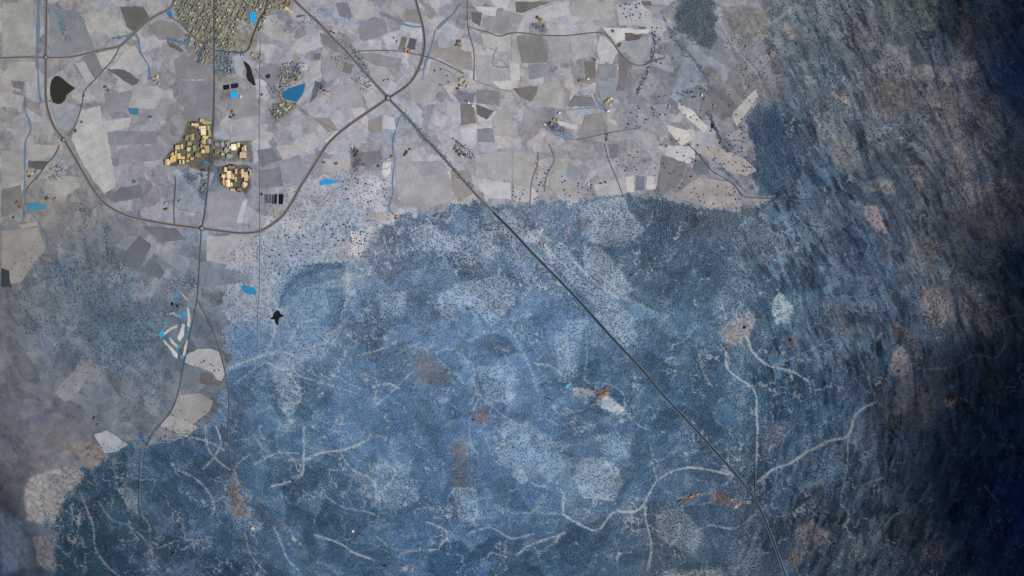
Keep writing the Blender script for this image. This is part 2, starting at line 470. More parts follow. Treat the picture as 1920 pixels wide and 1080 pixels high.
# value soft ragged : outline ; later rows replace earlier ones where they lie
WOODS = table('''
.95 7 15: 690 455 715 425 760 405 800 400 850 387 900 378 930 385 985 382 1060 375 1075 383 1120 375 1180 365 1240 372 1290 380 1340 392 1400 398 1440 370 1500 300 1470 260 1440 100 1420 -200 2600 -200 2600 1500 100 1500 102 1000 112 960 140 915 175 875 215 850 245 838 275 838 330 815 400 800 422 795 428 750 480 705 540 670 600 645 645 600 662 545 655 500
.6 30 20: 1400 -200 1440 100 1470 260 1500 480 1600 700 1620 1500 2700 1500 2700 -200
.22 8 20: 520 330 640 320 700 340 730 370 730 420 690 450 650 500 520 560 500 600 430 690 425 640 480 540 490 430
.25 6 14: 640 330 690 320 720 350 700 370 640 372 628 350
0.42 22 34: 425 560 520 540 640 540 640 640 560 690 430 760
.5 8 16: 480 560 560 500 640 500 655 560 600 640 500 640 440 700 430 650
.9 2 5: 528 545 545 520 570 502 600 492 650 493 655 510 640 520 600 530 560 545 535 575 524 575
.85 3 6: 612 545 640 540 648 555 640 590 625 615 605 608 620 580
.2 26 46: 60 480 130 470 200 500 300 540 300 640 330 700 310 760 250 780 200 720 120 700 60 640 20 560
.4 22 40: 150 520 250 520 290 590 270 660 200 650 150 600
.35 2 8: 1090 385 1120 374 1175 367 1180 395 1207 428 1190 448 1160 458 1110 455 1090 430
.95 2 4: 1176 366 1235 374 1220 410 1205 425 1185 395
.97 3 5: 1115 460 1160 459 1192 449 1225 412 1240 380 1262 390 1290 440 1245 470 1205 508 1165 500 1140 485
.45 3 14: 740 440 800 420 860 440 940 430 930 480 860 500 820 480 770 470
.5 3 14: 900 400 960 395 985 430 960 460 930 440
.35 4 9: 820 560 870 530 930 520 960 545 930 570 870 580 830 590
.12 4 8: 848 588 870 570 895 590 910 625 880 640 860 625
.1 4 8: 815 662 850 652 885 680 890 708 870 720 838 690
.75 3 6: 775 692 780 657 810 662 845 710 820 725 785 716
.8 3 6: 842 830 870 825 880 870 885 910 850 912
.4 2 4: 845 914 890 912 900 960 890 985 860 975 855 940
.4 2 4: 1088 857 1145 860 1172 905 1150 940 1095 935 1075 900
.25 4 8: 1122 816 1160 812 1180 855 1150 862 1126 842
.05 3 4: 1074 726 1110 732 1115 743 1076 741
.03 3 4: 1120 752 1140 742 1176 772 1155 779 1130 766
.08 5 8: 1348 625 1380 592 1410 583 1420 600 1405 625 1385 650 1362 640
.25 3 4: 1444 562 1463 548 1488 576 1482 608 1455 610
.1 4 6: 1130 535 1180 560 1240 592 1215 603 1180 598 1148 568
.45 5 12: 1120 580 1180 600 1200 640 1150 640 1110 600
.45 3 8: 700 550 760 545 760 590 720 600
.45 8 20: 930 800 1000 790 1060 840 1050 900 980 900 930 860
.55 8 20: 660 880 760 860 790 930 740 960 680 930
.45 1.5 3: 806 555 862 536 934 514 967 525 964 570 922 615 874 560
.5 1.5 3: 1020 442 1065 461 1117 532 1192 600 1192 640 1117 577 1065 525 1020 472
.4 1.5 3: 1095 461 1130 465 1192 545 1150 560 1095 500
.5 1.5 3: 892 686 967 686 967 750 915 760
.45 1.5 3: 505 668 560 700 566 750 545 785 522 760
.55 1.5 3: 1040 600 1098 600 1080 700 1045 690
.12 1.5 3: 847 394 874 398 870 432 855 432
.1 1.5 3: 897 378 930 402 915 420
.35 1.5 3: 964 428 1020 430 1024 460 985 455
.3 1.5 3: 960 820 1000 815 1010 870 980 900 955 860
.98 1.5 3: 802 487 892 514 812 551 795 525
.98 1.5 3: 720 420 765 430 778 462 740 472 712 450
.98 1.5 3: 427 695 500 680 518 730 520 790 430 805
.97 1.5 3: 806 602 855 600 862 640 820 647
.98 1.5 3: 967 572 1030 560 1065 610 1000 645
.98 1.5 3: 640 622 735 648 705 680 640 722 600 700
.97 1.5 3: 1105 690 1165 690 1175 735 1130 735
.98 1.5 3: 588 735 640 738 640 775 600 792
.98 1.5 3: 745 480 790 470 800 520 760 545 740 520
.98 1.5 3: 1290 500 1320 495 1325 560 1250 575 1240 540
.98 1.5 3: 1015 700 1045 700 1040 720 1020 720
.98 1.5 3: 960 905 1052 930 1055 958 960 955
.98 1.5 3: 1190 600 1300 600 1330 660 1280 690 1220 660
.98 1.5 3: 1205 905 1240 900 1268 935 1215 955
.98 1.5 3: 880 880 920 870 930 900 890 915
.98 1.5 3: 600 1030 720 1050 740 1078 600 1078
.98 1.5 3: 1120 990 1200 970 1215 1060 1140 1075
.98 1.5 3: 1380 640 1440 700 1500 700 1505 740 1425 770 1422 720 1370 700
.98 1.5 3: 1470 880 1500 860 1585 825 1585 920 1530 960 1480 950
.98 1.5 3: 1402 82 1447 56 1537 97 1526 150 1440 139
.98 1.5 3: 1425 319 1567 300 1570 367 1430 368
.98 1.5 3: 1670 700 1680 740 1640 760 1560 740 1540 680 1600 640
.98 1.5 3: 1440 885 1484 880 1486 1040 1450 1040
.98 1.5 3: 1440 950 1480 930 1500 1000 1460 1010
.5 2 5: 1230 960 1280 953 1320 1000 1300 1040 1230 1010
.06 3 5: 1262 936 1320 928 1364 920 1362 945 1300 946 1268 950
.1 5 10: 1340 755 1370 745 1392 790 1370 810 1340 790
.2 6 12: 1240 1075 1300 1068 1350 1066 1360 1090 1240 1090
.3 6 16: 420 900 440 890 470 960 500 990 450 1000 425 960
.1 4 8: 220 915 245 912 262 945 258 968 240 955
.0 5 12: 1200 20 1270 5 1300 -200 1450 -200 1500 20 1420 90 1380 120 1300 110 1290 80 1265 60 1240 110 1215 130
.85 10 14: 1265 30 1290 -100 1340 -100 1345 80 1330 90 1290 75 1262 60
.9 5 10: 1400 95 1440 60 1470 80 1500 180 1440 190 1400 130
.35 6 14: 1350 70 1440 50 1530 100 1500 300 1440 300 1400 200 1380 120
.85 12 22: 1370 250 1430 200 1520 230 1600 330 1560 375 1420 370 1400 320
.05 3 8: 1365 230 1400 182 1424 162 1424 184 1395 225 1420 300 1400 315 1370 290
.5 10 24: 1500 40 1640 60 1640 240 1560 260 1500 200
.25 10 24: 1640 80 1780 60 1880 200 1900 460 1850 500 1780 300 1700 220 1650 220
1.5 16 34: 110 905 165 865 215 838 290 820 400 785 420 740 440 800 300 850 180 890 120 970 90 980
1.45 16 40: 70 500 140 480 200 520 260 560 300 620 280 700 200 690 120 620 80 560
1.4 14 36: 420 480 520 430 640 380 690 400 640 480 560 520 440 640 420 600
.55 10 24: 1690 480 1800 440 1880 520 1860 640 1760 660 1700 620
.4 10 24: 1680 680 1760 640 1800 700 1760 800 1690 760
.6 10 24: 1640 800 1760 800 1780 920 1700 1000 1600 960
.05 4 6: 1636 686 1690 640 1712 690 1690 708
.1 3 5: 1590 378 1640 378 1668 442 1680 560 1640 500 1618 420
''')
# width strength : line  (pale tracks and stream beds)
TRACKS = table('''
3 1: 1362 660 1364 690 1385 710 1410 725 1418 745 1419 770 1420 800 1419 840 1418 870
2.6 .9: 1400 630 1412 660 1440 685 1480 695 1515 715 1520 735
2 .5: 1440 690 1500 665 1560 635
3.6 1: 1420 905 1450 880 1480 870 1510 850 1560 825 1590 818 1605 775 1640 755
2.5 .7: 1590 820 1588 870 1580 920 1576 945 1592 965 1580 990
2 .5: 1600 915 1640 900 1660 895
3.5 .8: 575 862 600 850 640 845 670 835 693 822
3 .7: 570 800 570 860 565 890 540 905 510 912
2 .6: 480 870 520 850 560 850
2.5 .6: 500 680 540 700 560 730 565 750 540 765 530 770
2 .55: 560 705 610 720 660 735
2 .6: 700 765 750 720 770 700 785 690 800 660 815 640
2.5 .5: 680 665 730 650 742 640
4 .8: 700 725 730 720 748 728
3 .6: 430 690 480 672 520 660 550 665
2 .5: 440 720 480 690 500 680
2.5 .6: 330 815 360 820 395 830 420 845
2.5 .6: 385 800 390 840 410 865 430 880
3 .65: 150 920 165 960 175 985 180 1030 200 1060 222 1080
2 .5: 185 940 210 975 240 985 270 1010 285 1040 285 1075
2 .5: 255 960 280 985 280 1060 300 1060
3 .6: 515 990 530 1025 540 1050 560 1070
3.5 .65: 590 1003 640 1020 660 1035 700 1050
2 .5: 600 920 640 950 690 960 720 975
3.5 .7: 800 980 830 990 840 1000 820 1030 806 1032
2 .4: 700 1000 740 1030 800 1032
2 .7: 975 875 990 900 1010 912 1025 912
3.5 .7: 1044 915 1057 925 1056 960
2.8 .85: 1056 965 1080 980 1120 995 1150 962 1190 960 1208 945 1230 905 1260 885 1300 877 1370 890
3 .7: 1210 950 1212 980 1218 1000 1222 1030 1215 1070
2 .5: 960 962 1010 962 1056 965
3 .7: 1355 880 1375 890 1360 910
2 .5: 1220 830 1225 870 1232 900
2.4 .75: 990 436 1030 470 1060 500 1085 520
2.2 .7: 1060 470 1090 505 1130 540 1160 560
2 .6: 700 340 735 400 738 420
2 .6: 500 560 515 620 500 660
2.2 .65: 545 640 560 610 590 600
2 .6: 470 850 440 880 455 920
2 .65: 640 850 660 880 700 900 705 940
2 .6: 900 740 880 800 890 850
2 .6: 1000 680 1040 690 1060 710
2.4 .7: 405 800 415 830 400 860 380 880
2 .6: 330 880 370 900 400 940 395 975
2 .6: 460 1000 470 1040 500 1075
2.2 .7: 1300 1000 1330 985 1380 990 1420 960
2.2 .65: 880 1000 920 990 960 1010 1000 1000
2.6 .7: 970 1040 1000 1020 1060 1000
3 .5: 1000 470 1030 500 1055 535
2 .45: 1090 480 1140 530 1180 560
2.5 .5: 720 445 728 470 742 488
2.5 .5: 818 435 840 455 850 470
2 .45: 960 580 962 620 975 650 990 680 1010 740 1015 760
2 .5: 1100 640 1100 680 1098 715 1140 720 1170 740 1172 770 1200 800 1215 805
3 .5: 1310 660 1320 700 1335 725
2 .4: 1060 620 1070 660 1060 710
2 .4: 800 545 830 590 860 600
2.5 .5: 650 500 652 540 640 590
2 .4: 745 665 770 650 800 655
2 .4: 860 640 880 690 900 740 960 790 1000 800
2 .5: 1170 380 1180 400 1207 428 1222 410 1225 395
2 .45: 1130 460 1165 460 1192 446 1210 430
2 .45: 1265 460 1262 480 1250 490
2 .4: 1560 560 1575 600 1600 640 1630 720 1650 760
2 .5: 1720 690 1780 690 1830 665 1865 672 1885 640 1880 600 1910 590
2 .4: 1655 850 1662 880 1655 920 1665 950
3 .5: 1655 990 1675 965 1690 960
2 .4: 1660 1000 1672 1050
2.5 .5: 1835 800 1840 830 1810 860
3 .6: 1845 910 1870 940
2 .4: 1340 -10 1360 60 1420 140
3 .5: 1400 60 1450 40 1480 20
3 .4: 960 460 985 500 1010 540
''')
GULLIES = table('''
3 .8: 1762 40 1776 110 1800 180
2.5 .7: 1690 130 1697 180 1700 230
2.5 .8: 1738 60 1752 140 1785 260
2 .7: 1600 200 1612 270 1628 335
3 .8: 1820 250 1835 320 1850 400
2 .7: 1560 380 1600 450 1640 540 1690 640
2.5 .7: 1620 430 1650 500 1680 560 1700 620
2 .6: 1700 440 1730 520 1760 600 1790 660
2.5 .7: 1790 540 1800 600 1830 660
2 .7: 1840 330 1860 400 1880 470
2 .6: 1470 240 1490 300 1510 360
2 .6: 1340 300 1400 360
2 .7: 1240 20 1262 70 1300 110 1340 170
2.5 .7: 1700 600 1712 680 1718 760
2 .6: 1560 600 1600 680 1640 760 1690 830
3 .7: 1645 640 1665 700 1680 720
2 .5: 1510 20 1540 80 1570 160
2 .5: 1880 200 1895 320
4 .75: 524 575 532 552 550 530 575 514 600 506 640 500
5 .6: 580 512 615 498 652 500
4 .7: 660 556 648 590 632 608 618 620
5 .5: 612 545 640 545 655 560
2 .5: 1290 790 1340 845 1412 932 1440 1000
2 .6: 1230 330 1232 370
2 .5: 1095 385 1120 374 1175 366
1.6 .6: 940 470 955 520 960 540
''')
# r g b strength softness : outline (soils, yards and scrub; edge shading is painted into the eastern colours)
STAINS = table('''
120 116 102 .85 3: 322 10 336 -60 548 -60 546 14 505 20 488 60 478 95 402 96 372 82 346 56
112 112 104 .6 3: 345 62 402 98 402 122 372 112 345 88
96 112 124 .6 4: 404 98 438 98 440 142 404 142
120 116 104 .6 3: 410 140 448 140 455 182 416 186
118 116 112 .6 4: 470 90 494 100 496 120 478 120 466 108
118 122 122 .6 5: 505 150 530 118 562 112 572 148 540 158 545 170 525 190 510 182
112 108 98 .7 4: 505 205 530 188 556 192 550 205 525 230 508 222
82 78 64 .85 2: 312 292 340 262 352 228 400 224 400 322 365 318 345 308 312 312
98 96 86 .8 2: 402 262 474 262 474 304 402 302
84 72 60 .85 2: 405 312 422 308 472 312 468 352 462 362 412 346
40 36 28 .9 1: 446 270 455 268 452 286 446 290
128 126 112 .6 3: 404 40 440 70 430 90 404 90
136 138 144 .8 2: 446 40 480 42 474 60 444 62
110 106 88 .6 4: 548 100 560 104 560 112 548 112
150 138 102 .6 3: 508 388 530 388 528 402 512 402
130 146 168 .35 12: 690 200 760 190 780 230 740 280 690 260
104 130 158 .5 7: 595 10 620 20 640 38 700 35 690 45 640 42 600 25
110 130 150 .45 8: 360 405 400 440 380 470 330 450
116 132 156 .4 8: 380 345 460 365 450 430 385 425
104 118 140 .4 10: 300 340 370 320 395 350 385 400 310 385
98 110 96 .35 10: 1640 -20 1760 -20 1760 60 1660 70
84 82 80 .7 4: 662 270 690 290 672 315 660 310
88 92 108 .6 5: 598 148 630 150 615 165 598 180
96 108 124 .6 5: 690 305 700 300 720 300 712 320 690 316
92 92 96 .75 4: 855 168 890 176 888 192 858 190
120 130 130 .5 5: 640 75 670 95 690 130 685 135 660 110 640 90
100 96 88 .65 4: 1002 35 1022 38 1022 52 1004 46
90 100 116 .7 5: 1022 228 1056 228 1062 246 1040 250 1026 240
98 98 106 .6 4: 1126 172 1150 172 1150 195 1130 196
112 104 94 .6 4: 1075 140 1098 148 1090 162 1075 158
80 78 84 .7 3: 1136 210 1142 262 1134 262
96 88 84 .6 6: 1320 120 1350 130 1350 150 1318 148
100 92 88 .75 4: 775 690 780 657 808 662 845 710 820 725 786 714
96 90 84 .75 4: 842 830 870 825 880 870 885 910 850 912
110 96 90 .7 6: 880 780 910 760 925 790 895 796
138 112 92 .8 3: 1112 732 1128 738 1140 722 1142 742 1125 750
168 172 182 .8 2: 1120 752 1140 742 1176 772 1155 779 1130 766
148 144 148 .75 2: 1074 726 1110 732 1115 743 1076 741
112 94 90 .75 4: 1264 940 1300 926 1320 922 1305 938 1270 948
104 88 88 .8 3: 1330 924 1364 920 1362 946 1334 944
150 126 112 .7 3: 1364 934 1392 938 1380 955 1368 948
150 146 148 .7 3: 1348 625 1380 592 1412 583 1420 600 1405 625 1385 650 1362 640
150 150 150 .35 8: 1240 1075 1300 1068 1350 1066 1360 1090 1240 1090
104 84 78 .6 4: 1478 632 1500 635 1492 655 1480 650
118 112 112 .6 4: 1722 538 1768 538 1776 600 1760 622 1735 585
100 98 100 .6 5: 1832 568 1872 566 1880 600 1865 640 1835 620
116 120 128 .6 5: 1425 820 1445 795 1480 790 1472 830 1430 850
84 100 116 .6 5: 1488 870 1520 850 1582 828 1582 900 1500 920
112 106 110 .6 5: 1490 990 1530 980 1560 1000 1520 1040 1490 1060
100 96 98 .6 5: 1720 1020 1765 1015 1770 1050 1730 1055
94 90 92 .5 8: 1640 730 1700 700 1760 760 1740 810 1660 800
78 74 74 .5 6: 1840 690 1880 700 1890 760 1850 750
110 108 108 .5 5: 1560 262 1600 255 1612 300 1580 330 1556 300
104 102 104 .5 6: 1600 60 1640 40 1660 80 1620 110
112 106 104 .5 5: 1760 180 1800 170 1812 230 1770 240
100 96 94 .5 6: 1830 180 1870 175 1880 230 1840 240
108 104 104 .5 5: 1700 460 1740 440 1752 500 1720 520
96 94 96 .5 6: 1830 420 1870 400 1880 500 1840 520
100 96 96 .5 6: 1780 440 1810 430 1820 500 1796 510
120 124 130 .5 5: 1400 430 1440 420 1470 460 1440 500 1410 470
118 120 126 .5 4: 1500 110 1530 100 1536 130 1506 136
100 100 104 .5 6: 1540 560 1570 550 1600 620 1580 640
112 108 106 .7 5: 1350 12 1445 10 1445 58 1400 75 1375 60
86 82 80 .7 6: 1627 140 1725 155 1725 212 1640 215
116 118 124 .7 4: 1526 217 1560 215 1566 262 1535 265
130 128 132 .7 3: 1507 142 1530 142 1528 160 1512 160
112 108 112 .8 3: 1804 116 1834 116 1834 146 1804 146
112 108 112 .8 3: 1717 124 1751 124 1751 150 1717 150
96 94 98 .7 3: 1782 118 1800 118 1800 142 1782 142
100 98 100 .6 4: 1725 165 1760 170 1775 200 1730 205
150 140 130 .6 3: 1560 175 1590 180 1598 200 1580 195
128 124 118 .6 3: 1400 70 1440 35 1448 42 1412 78
132 124 112 .6 3: 1465 40 1480 45 1495 70 1475 75
92 78 74 .6 3: 1676 600 1690 610 1680 640 1670 630
140 128 122 .7 3: 1770 750 1795 748 1790 762 1776 764
86 70 58 .8 2: 1772 742 1790 742 1788 752 1776 752
104 92 70 .6 5: 1484 1032 1494 1034 1492 1060 1480 1056
110 104 100 .6 6: 1788 270 1810 262 1806 360 1792 330
100 92 92 .5 6: 1810 -10 1822 60 1800 120 1796 80
116 104 104 .55 5: 1722 540 1740 540 1748 590 1768 612 1750 615 1730 590
112 104 102 .55 5: 1758 540 1780 545 1790 600 1778 610 1766 575
104 98 98 .55 6: 1790 540 1812 540 1822 600 1812 612
112 108 106 .5 6: 1730 440 1752 440 1762 480 1748 490
106 102 104 .5 6: 1690 620 1712 612 1720 640 1730 680 1712 660
104 90 74 .7 4: 425 905 440 895 448 930 460 965 440 968 430 950
120 112 106 .6 4: 440 898 470 960 478 970 436 966
120 128 136 .7 3: 220 915 245 912 262 945 258 968 240 955
132 126 130 .6 3: 1060 432 1070 430 1072 445 1060 452
124 108 110 .6 5: 1086 415 1100 414 1104 432 1090 432
158 156 162 .7 3: 1010 428 1026 430 1022 450 1012 448
112 92 88 .7 3: 1014 450 1024 452 1020 462 1012 460
90 100 118 .5 10: 0 960 40 980 60 1060 0 1080
''')
# name r g b wobble : outline
WATERS = table('''
pond 46 44 34 .6: 97 150 103 143 109 142 117 147 127 156 141 165 133 172 125 179 123 187 116 194 108 196 100 192 95 180 94 165
reservoir 34 98 142 .3: 530 173 545 165 560 160 573 156 570 170 565 180 557 191 545 189 535 187 529 180
pond 38 36 30 .5: 456 114 461 116 468 122 472 132 480 160 476 161 466 152 462 142 463 132
settling_pond 12 14 26 .1: 418 160 429.5 158.5 430.5 166.5 419.5 169
settling_pond 16 28 72 .1: 432.5 158 446 155.5 447.5 164 434 166.5
settling_pond 74 82 102 .1: 496 365 503 364 504 380 497 381
settling_pond 88 82 90 .1: 505 364 509 364 509 382 505 381
settling_pond 56 52 66 .1: 510.5 365 513 364 513 382 510 382
settling_pond 20 24 44 .1: 514.5 364 519.5 364 519.5 381.5 514 382
settling_pond 12 12 22 .1: 523 364 531.5 364 530.5 383 522.5 383
pond 32 46 86 .3: 487 362 491 361 493 364 491 367 487 366
pond 2 2 3 .3: 517.5 582.5 521 581.5 524.5 584 526 588 532 591 531.5 593.5 525 595 522 599 521.5 604 523 609.5 518.5 608.5 515.5 603 515.5 598.5 510 599.5 506 597.5 511.5 594 513 588.5
pond 48 124 170 .8: 452 537 460 535 478 540 482 546 480 552 468 552 456 548
pond 60 112 140 .5: 239 202 261 203 258 216 244 214
pond 38 110 160 .4: 310 17 318 16 325 32 320 35 314 27
pond 8 8 10 .2: 1333 232 1337 229 1340 233 1337 240 1333 240
pond 8 10 14 .2: 1393 612 1398 610 1400 614 1396 617 1392 616
pond 10 10 16 .2: 717.5 1059.5 721 1058.5 724 1061 722 1063.5 718 1062.5
pond 8 10 18 .2: 320 1034 326 1035 328 1039 322 1037
pond 8 10 16 .2: 1561 1018 1565 1015 1566 1020 1562 1022
pond 70 180 205 .3: 1060 726 1064 720 1069 719 1066 726 1062 729
pond 48 140 200 .3: 600 340 615 335 625 338 640 337 628 344 612 346 600 348
pond 40 140 205 .2: 650 491 657 489 655 494 651 495
pond 34 44 70 .2: 498 141 506 138 507 145 502 148 498 145
pond 40 98 150 .2: 247 339 254 337 255 343 249 343
pond 66 122 150 .6: 50 382 68 380 88 384 86 392 66 395 52 392
pond 12 12 18 .1: 320 568 324 566 325 572 321 573
pond 24 18 16 .1: 330 571 334 571 335 577 332 577
pond 20 96 130 .3: 1196 50 1210 51 1212 53 1200 54
pond 40 60 78 .2: 139 243 143 241 144 247 140 249
pond 62 100 130 .2: 150 226 155 226 155 231 150 231
pond 52 92 124 .2: 277 217 285 217 285 221 278 221
pond 66 92 120 .2: 1145 54 1152 56 1152 61 1146 61
pond 10 12 20 .1: 1027 746 1031 746 1031 749 1028 749
''')
# name width r g b : line
STREAMS = table('''
canal 5 92 114 136: 72 -60 73 0 72 40 71 80 70 110 72 140 73 165 76 185 79 192
canal 3 92 116 140: 48 178 47 200 50 215 55 226 58 244 51 258 48 270 47 300 47 340 47 370 52 390 60 402
stream 3.2 72 98 132: 60 402 70 413 80 430 90 448 90 462 100 480 115 498 122 520 138 545
stream 2.4 74 98 120: 138 545 160 570 175 590 200 610 208 622 225 645
stream 2.2 72 96 118: 238 660 252 688 268 702 290 725 300 745
stream 5.5 78 110 142: 252 64 258 70 261 82 263 98
stream 4 86 114 142: 263 98 272 112 279 124 281 140 279 150
stream 5 78 108 136: 210 72 225 70 250 66
stream 3.6 98 122 150: 712 26 728 28 742 38 756 45 775 50 792 50
canal 3 98 124 150: 817 55 812 75 808 92 802 108 797 122 792 150
stream 5 96 118 142: 862 8 850 26 832 42 820 54
canal 3.2 84 128 164: 753 215 746 232 740 252 737 270 738 285
stream 2.4 82 122 160: 737 285 741 300 738 320 736 345 738 360 732 378 730 392 738 402
stream 2.4 104 128 160: 830 128 850 140 852 150
canal 2 88 122 150: 933 88 927 100 924 112 925 122 935 126 955 126
stream 3 92 122 156: 1085 175 1100 180 1112 172 1120 190 1130 200 1138 208
stream 2.4 96 130 160: 1064 206 1090 204 1120 202 1140 208
canal 4 60 106 156: 402 95 425 97 458 100
canal 3 56 96 120: 400 150 401 190 400 225
stream 5 66 122 150: 314 72 330 76 345 82 360 72
canal 7 52 108 146: 403 310 405 322 403 332 399 342
canal 5 42 110 160: 382 302 390 306 394 314
canal 2 64 120 150: 335 393 355 396 378 400
stream 1.6 88 130 180: 716 318 725 316 735 310
stream 3.4 44 88 128: 526 575 532 556 545 538
''')
ROADS = table('''
road 3.6 84 79 74: 87 -60 87 30 86 107 86 150 86 180 91 210 103 240 120 262 140 295 160 330 180 362 200 384 235 403 270 412 320 421 378 428 420 434 460 437 490 432 515 417 532 402 548 378 562 352 580 324 600 292 618 266 650 238 690 210 728 184
road 3.6 80 76 74: 728 184 760 163 778 142 790 115 796 85 794 55 788 30 780 0 770 -50
road 3.8 86 84 88: 520 -40 552 0 580 27 600 45 625 72 650 97 690 142 728 184
road 3.4 76 78 80: 728 184 765 222 800 262 840 305 880 351 920 393 930 402
road 3.6 42 50 58: 925 398 960 433 1000 476 1060 537 1100 580 1150 636 1200 689 1240 737 1290 790 1340 845 1380 890 1412 932 1432 970 1455 1030 1475 1085 1500 1140
road 3 92 88 84: -60 114 0 109 50 107 86 108 130 107 165 100 195 93 225 86 245 69 265 50 290 31 315 18 325 4 330 -50
road 2 104 98 96: 225 88 212 112 203 122 180 148 165 163 157 175 155 192 148 218 138 242 128 256
road 2.2 96 94 94: 112 272 104 290 88 308 72 330 55 348 47 362
road 2.6 84 82 82: 402 -50 402 40 402 95 402 160 401 225 397 262 394 300 390 350 384 400 379 428
road 2.2 92 92 96: 378 428 376 470 373 520 370 560 362 605 352 650 344 690 336 730 326 762 308 788 290 808 275 838
road 2 88 92 98: 370 560 384 588 398 615 410 650 421 690 428 730 430 770 428 820 432 860 440 890 470 930 500 965 545 1010 580 1060 605 1100
road 2.4 74 76 76: 402 95 430 97 462 96 474 70 486 38 500 10 503 -50
road 2.4 96 88 80: 318 32 340 44 352 58 370 75 402 94
road 2 102 94 92: 672 96 700 95 735 95 762 98
road 2.4 92 86 84: 762 98 798 106 830 117 850 128 870 138
road 1.6 124 116 116: 878 -50 877 30 880 60 888 90 890 115 889 150
road 2.2 100 92 90: 880 50 900 57 915 60 935 68 960 62 980 62 1010 66 1060 67 1090 64 1125 61 1138 66 1150 80 1162 98 1175 112 1192 122 1208 122 1225 115 1245 110
road 1.5 124 114 116: 889 150 930 166 955 170
track 1.0 134 130 132: 489 60 488 130 487 220 487 300 488 430 487 540 484 600 484 650 490 662
track 1.4 116 110 112: 480 130 510 165 540 200 555 202 600 228 630 245
track 1.3 126 120 120: 1134 270 1142 300 1155 330 1170 370
track 1.3 122 116 112: 1010 285 1008 310 998 340 994 382
track 1.3 126 120 120: 1030 270 1040 300 1026 330 1022 360
track 1.6 62 76 100: 1290 270 1310 290 1335 320 1360 335 1380 350 1395 368 1430 372
track 1.6 72 82 98: 1430 372 1500 374 1560 374 1600 376
track 1.3 110 114 124: 1040 252 1080 262 1140 250 1200 240
track 1.2 88 92 100: 1425 180 1460 200
track 1.5 116 104 100: 1210 118 1230 112 1248 108
track 1.4 96 96 100: 328 420 327 390 330 340 327 330
track 1.5 82 88 98: 1418 800 1417 870 1416 930
track 1.3 74 84 100: 265 840 262 900 262 950 275 1000
track 1.2 132 124 120: 1168 225 1190 235 1240 255
''')
ROUNDABOUTS = [(728.5, 184, 5.4), (379, 428.5, 5.2), (86.5, 107.5, 4.2), (120, 262, 4.2)]
# number of lone trees : outline
SCATTER = table('''
70: 1175 240 1185 215 1215 175 1240 168 1300 170 1330 200 1345 240 1330 250 1290 225 1260 215 1230 240 1200 245
26: 1180 150 1215 90 1232 95 1250 110 1240 140 1205 200 1178 235
30: 1215 50 1260 50 1290 90 1300 110 1240 110 1218 80
28: 1160 10 1200 5 1215 30 1180 45 1160 40
26: 1230 250 1300 262 1340 300 1300 310 1240 290
40: 1230 300 1300 300 1320 330 1290 370 1240 375
34: 1130 290 1240 280 1230 320 1140 320
22: 1000 300 1030 320 1020 370 1000 375
20: 960 345 985 350 980 378 960 378
26: 1050 330 1120 340 1130 370 1060 375
40: 1290 370 1320 340 1380 350 1395 395 1350 392
40: 1320 270 1390 290 1440 330 1410 330 1350 310
40: 640 330 720 335 728 370 690 385 650 375
60: 560 430 620 420 690 400 690 440 640 480 560 470
40: 480 455 560 420 600 470 590 500 520 520
26: 655 430 690 438 682 462 658 456
12: 350 655 420 670 416 700 380 690
14: 1360 180 1420 160 1400 220 1370 240
30: 1340 250 1400 230 1400 300 1360 290
30: 1240 180 1300 150 1340 160 1330 180 1260 190
14: 800 130 860 130 870 165 810 160
''')
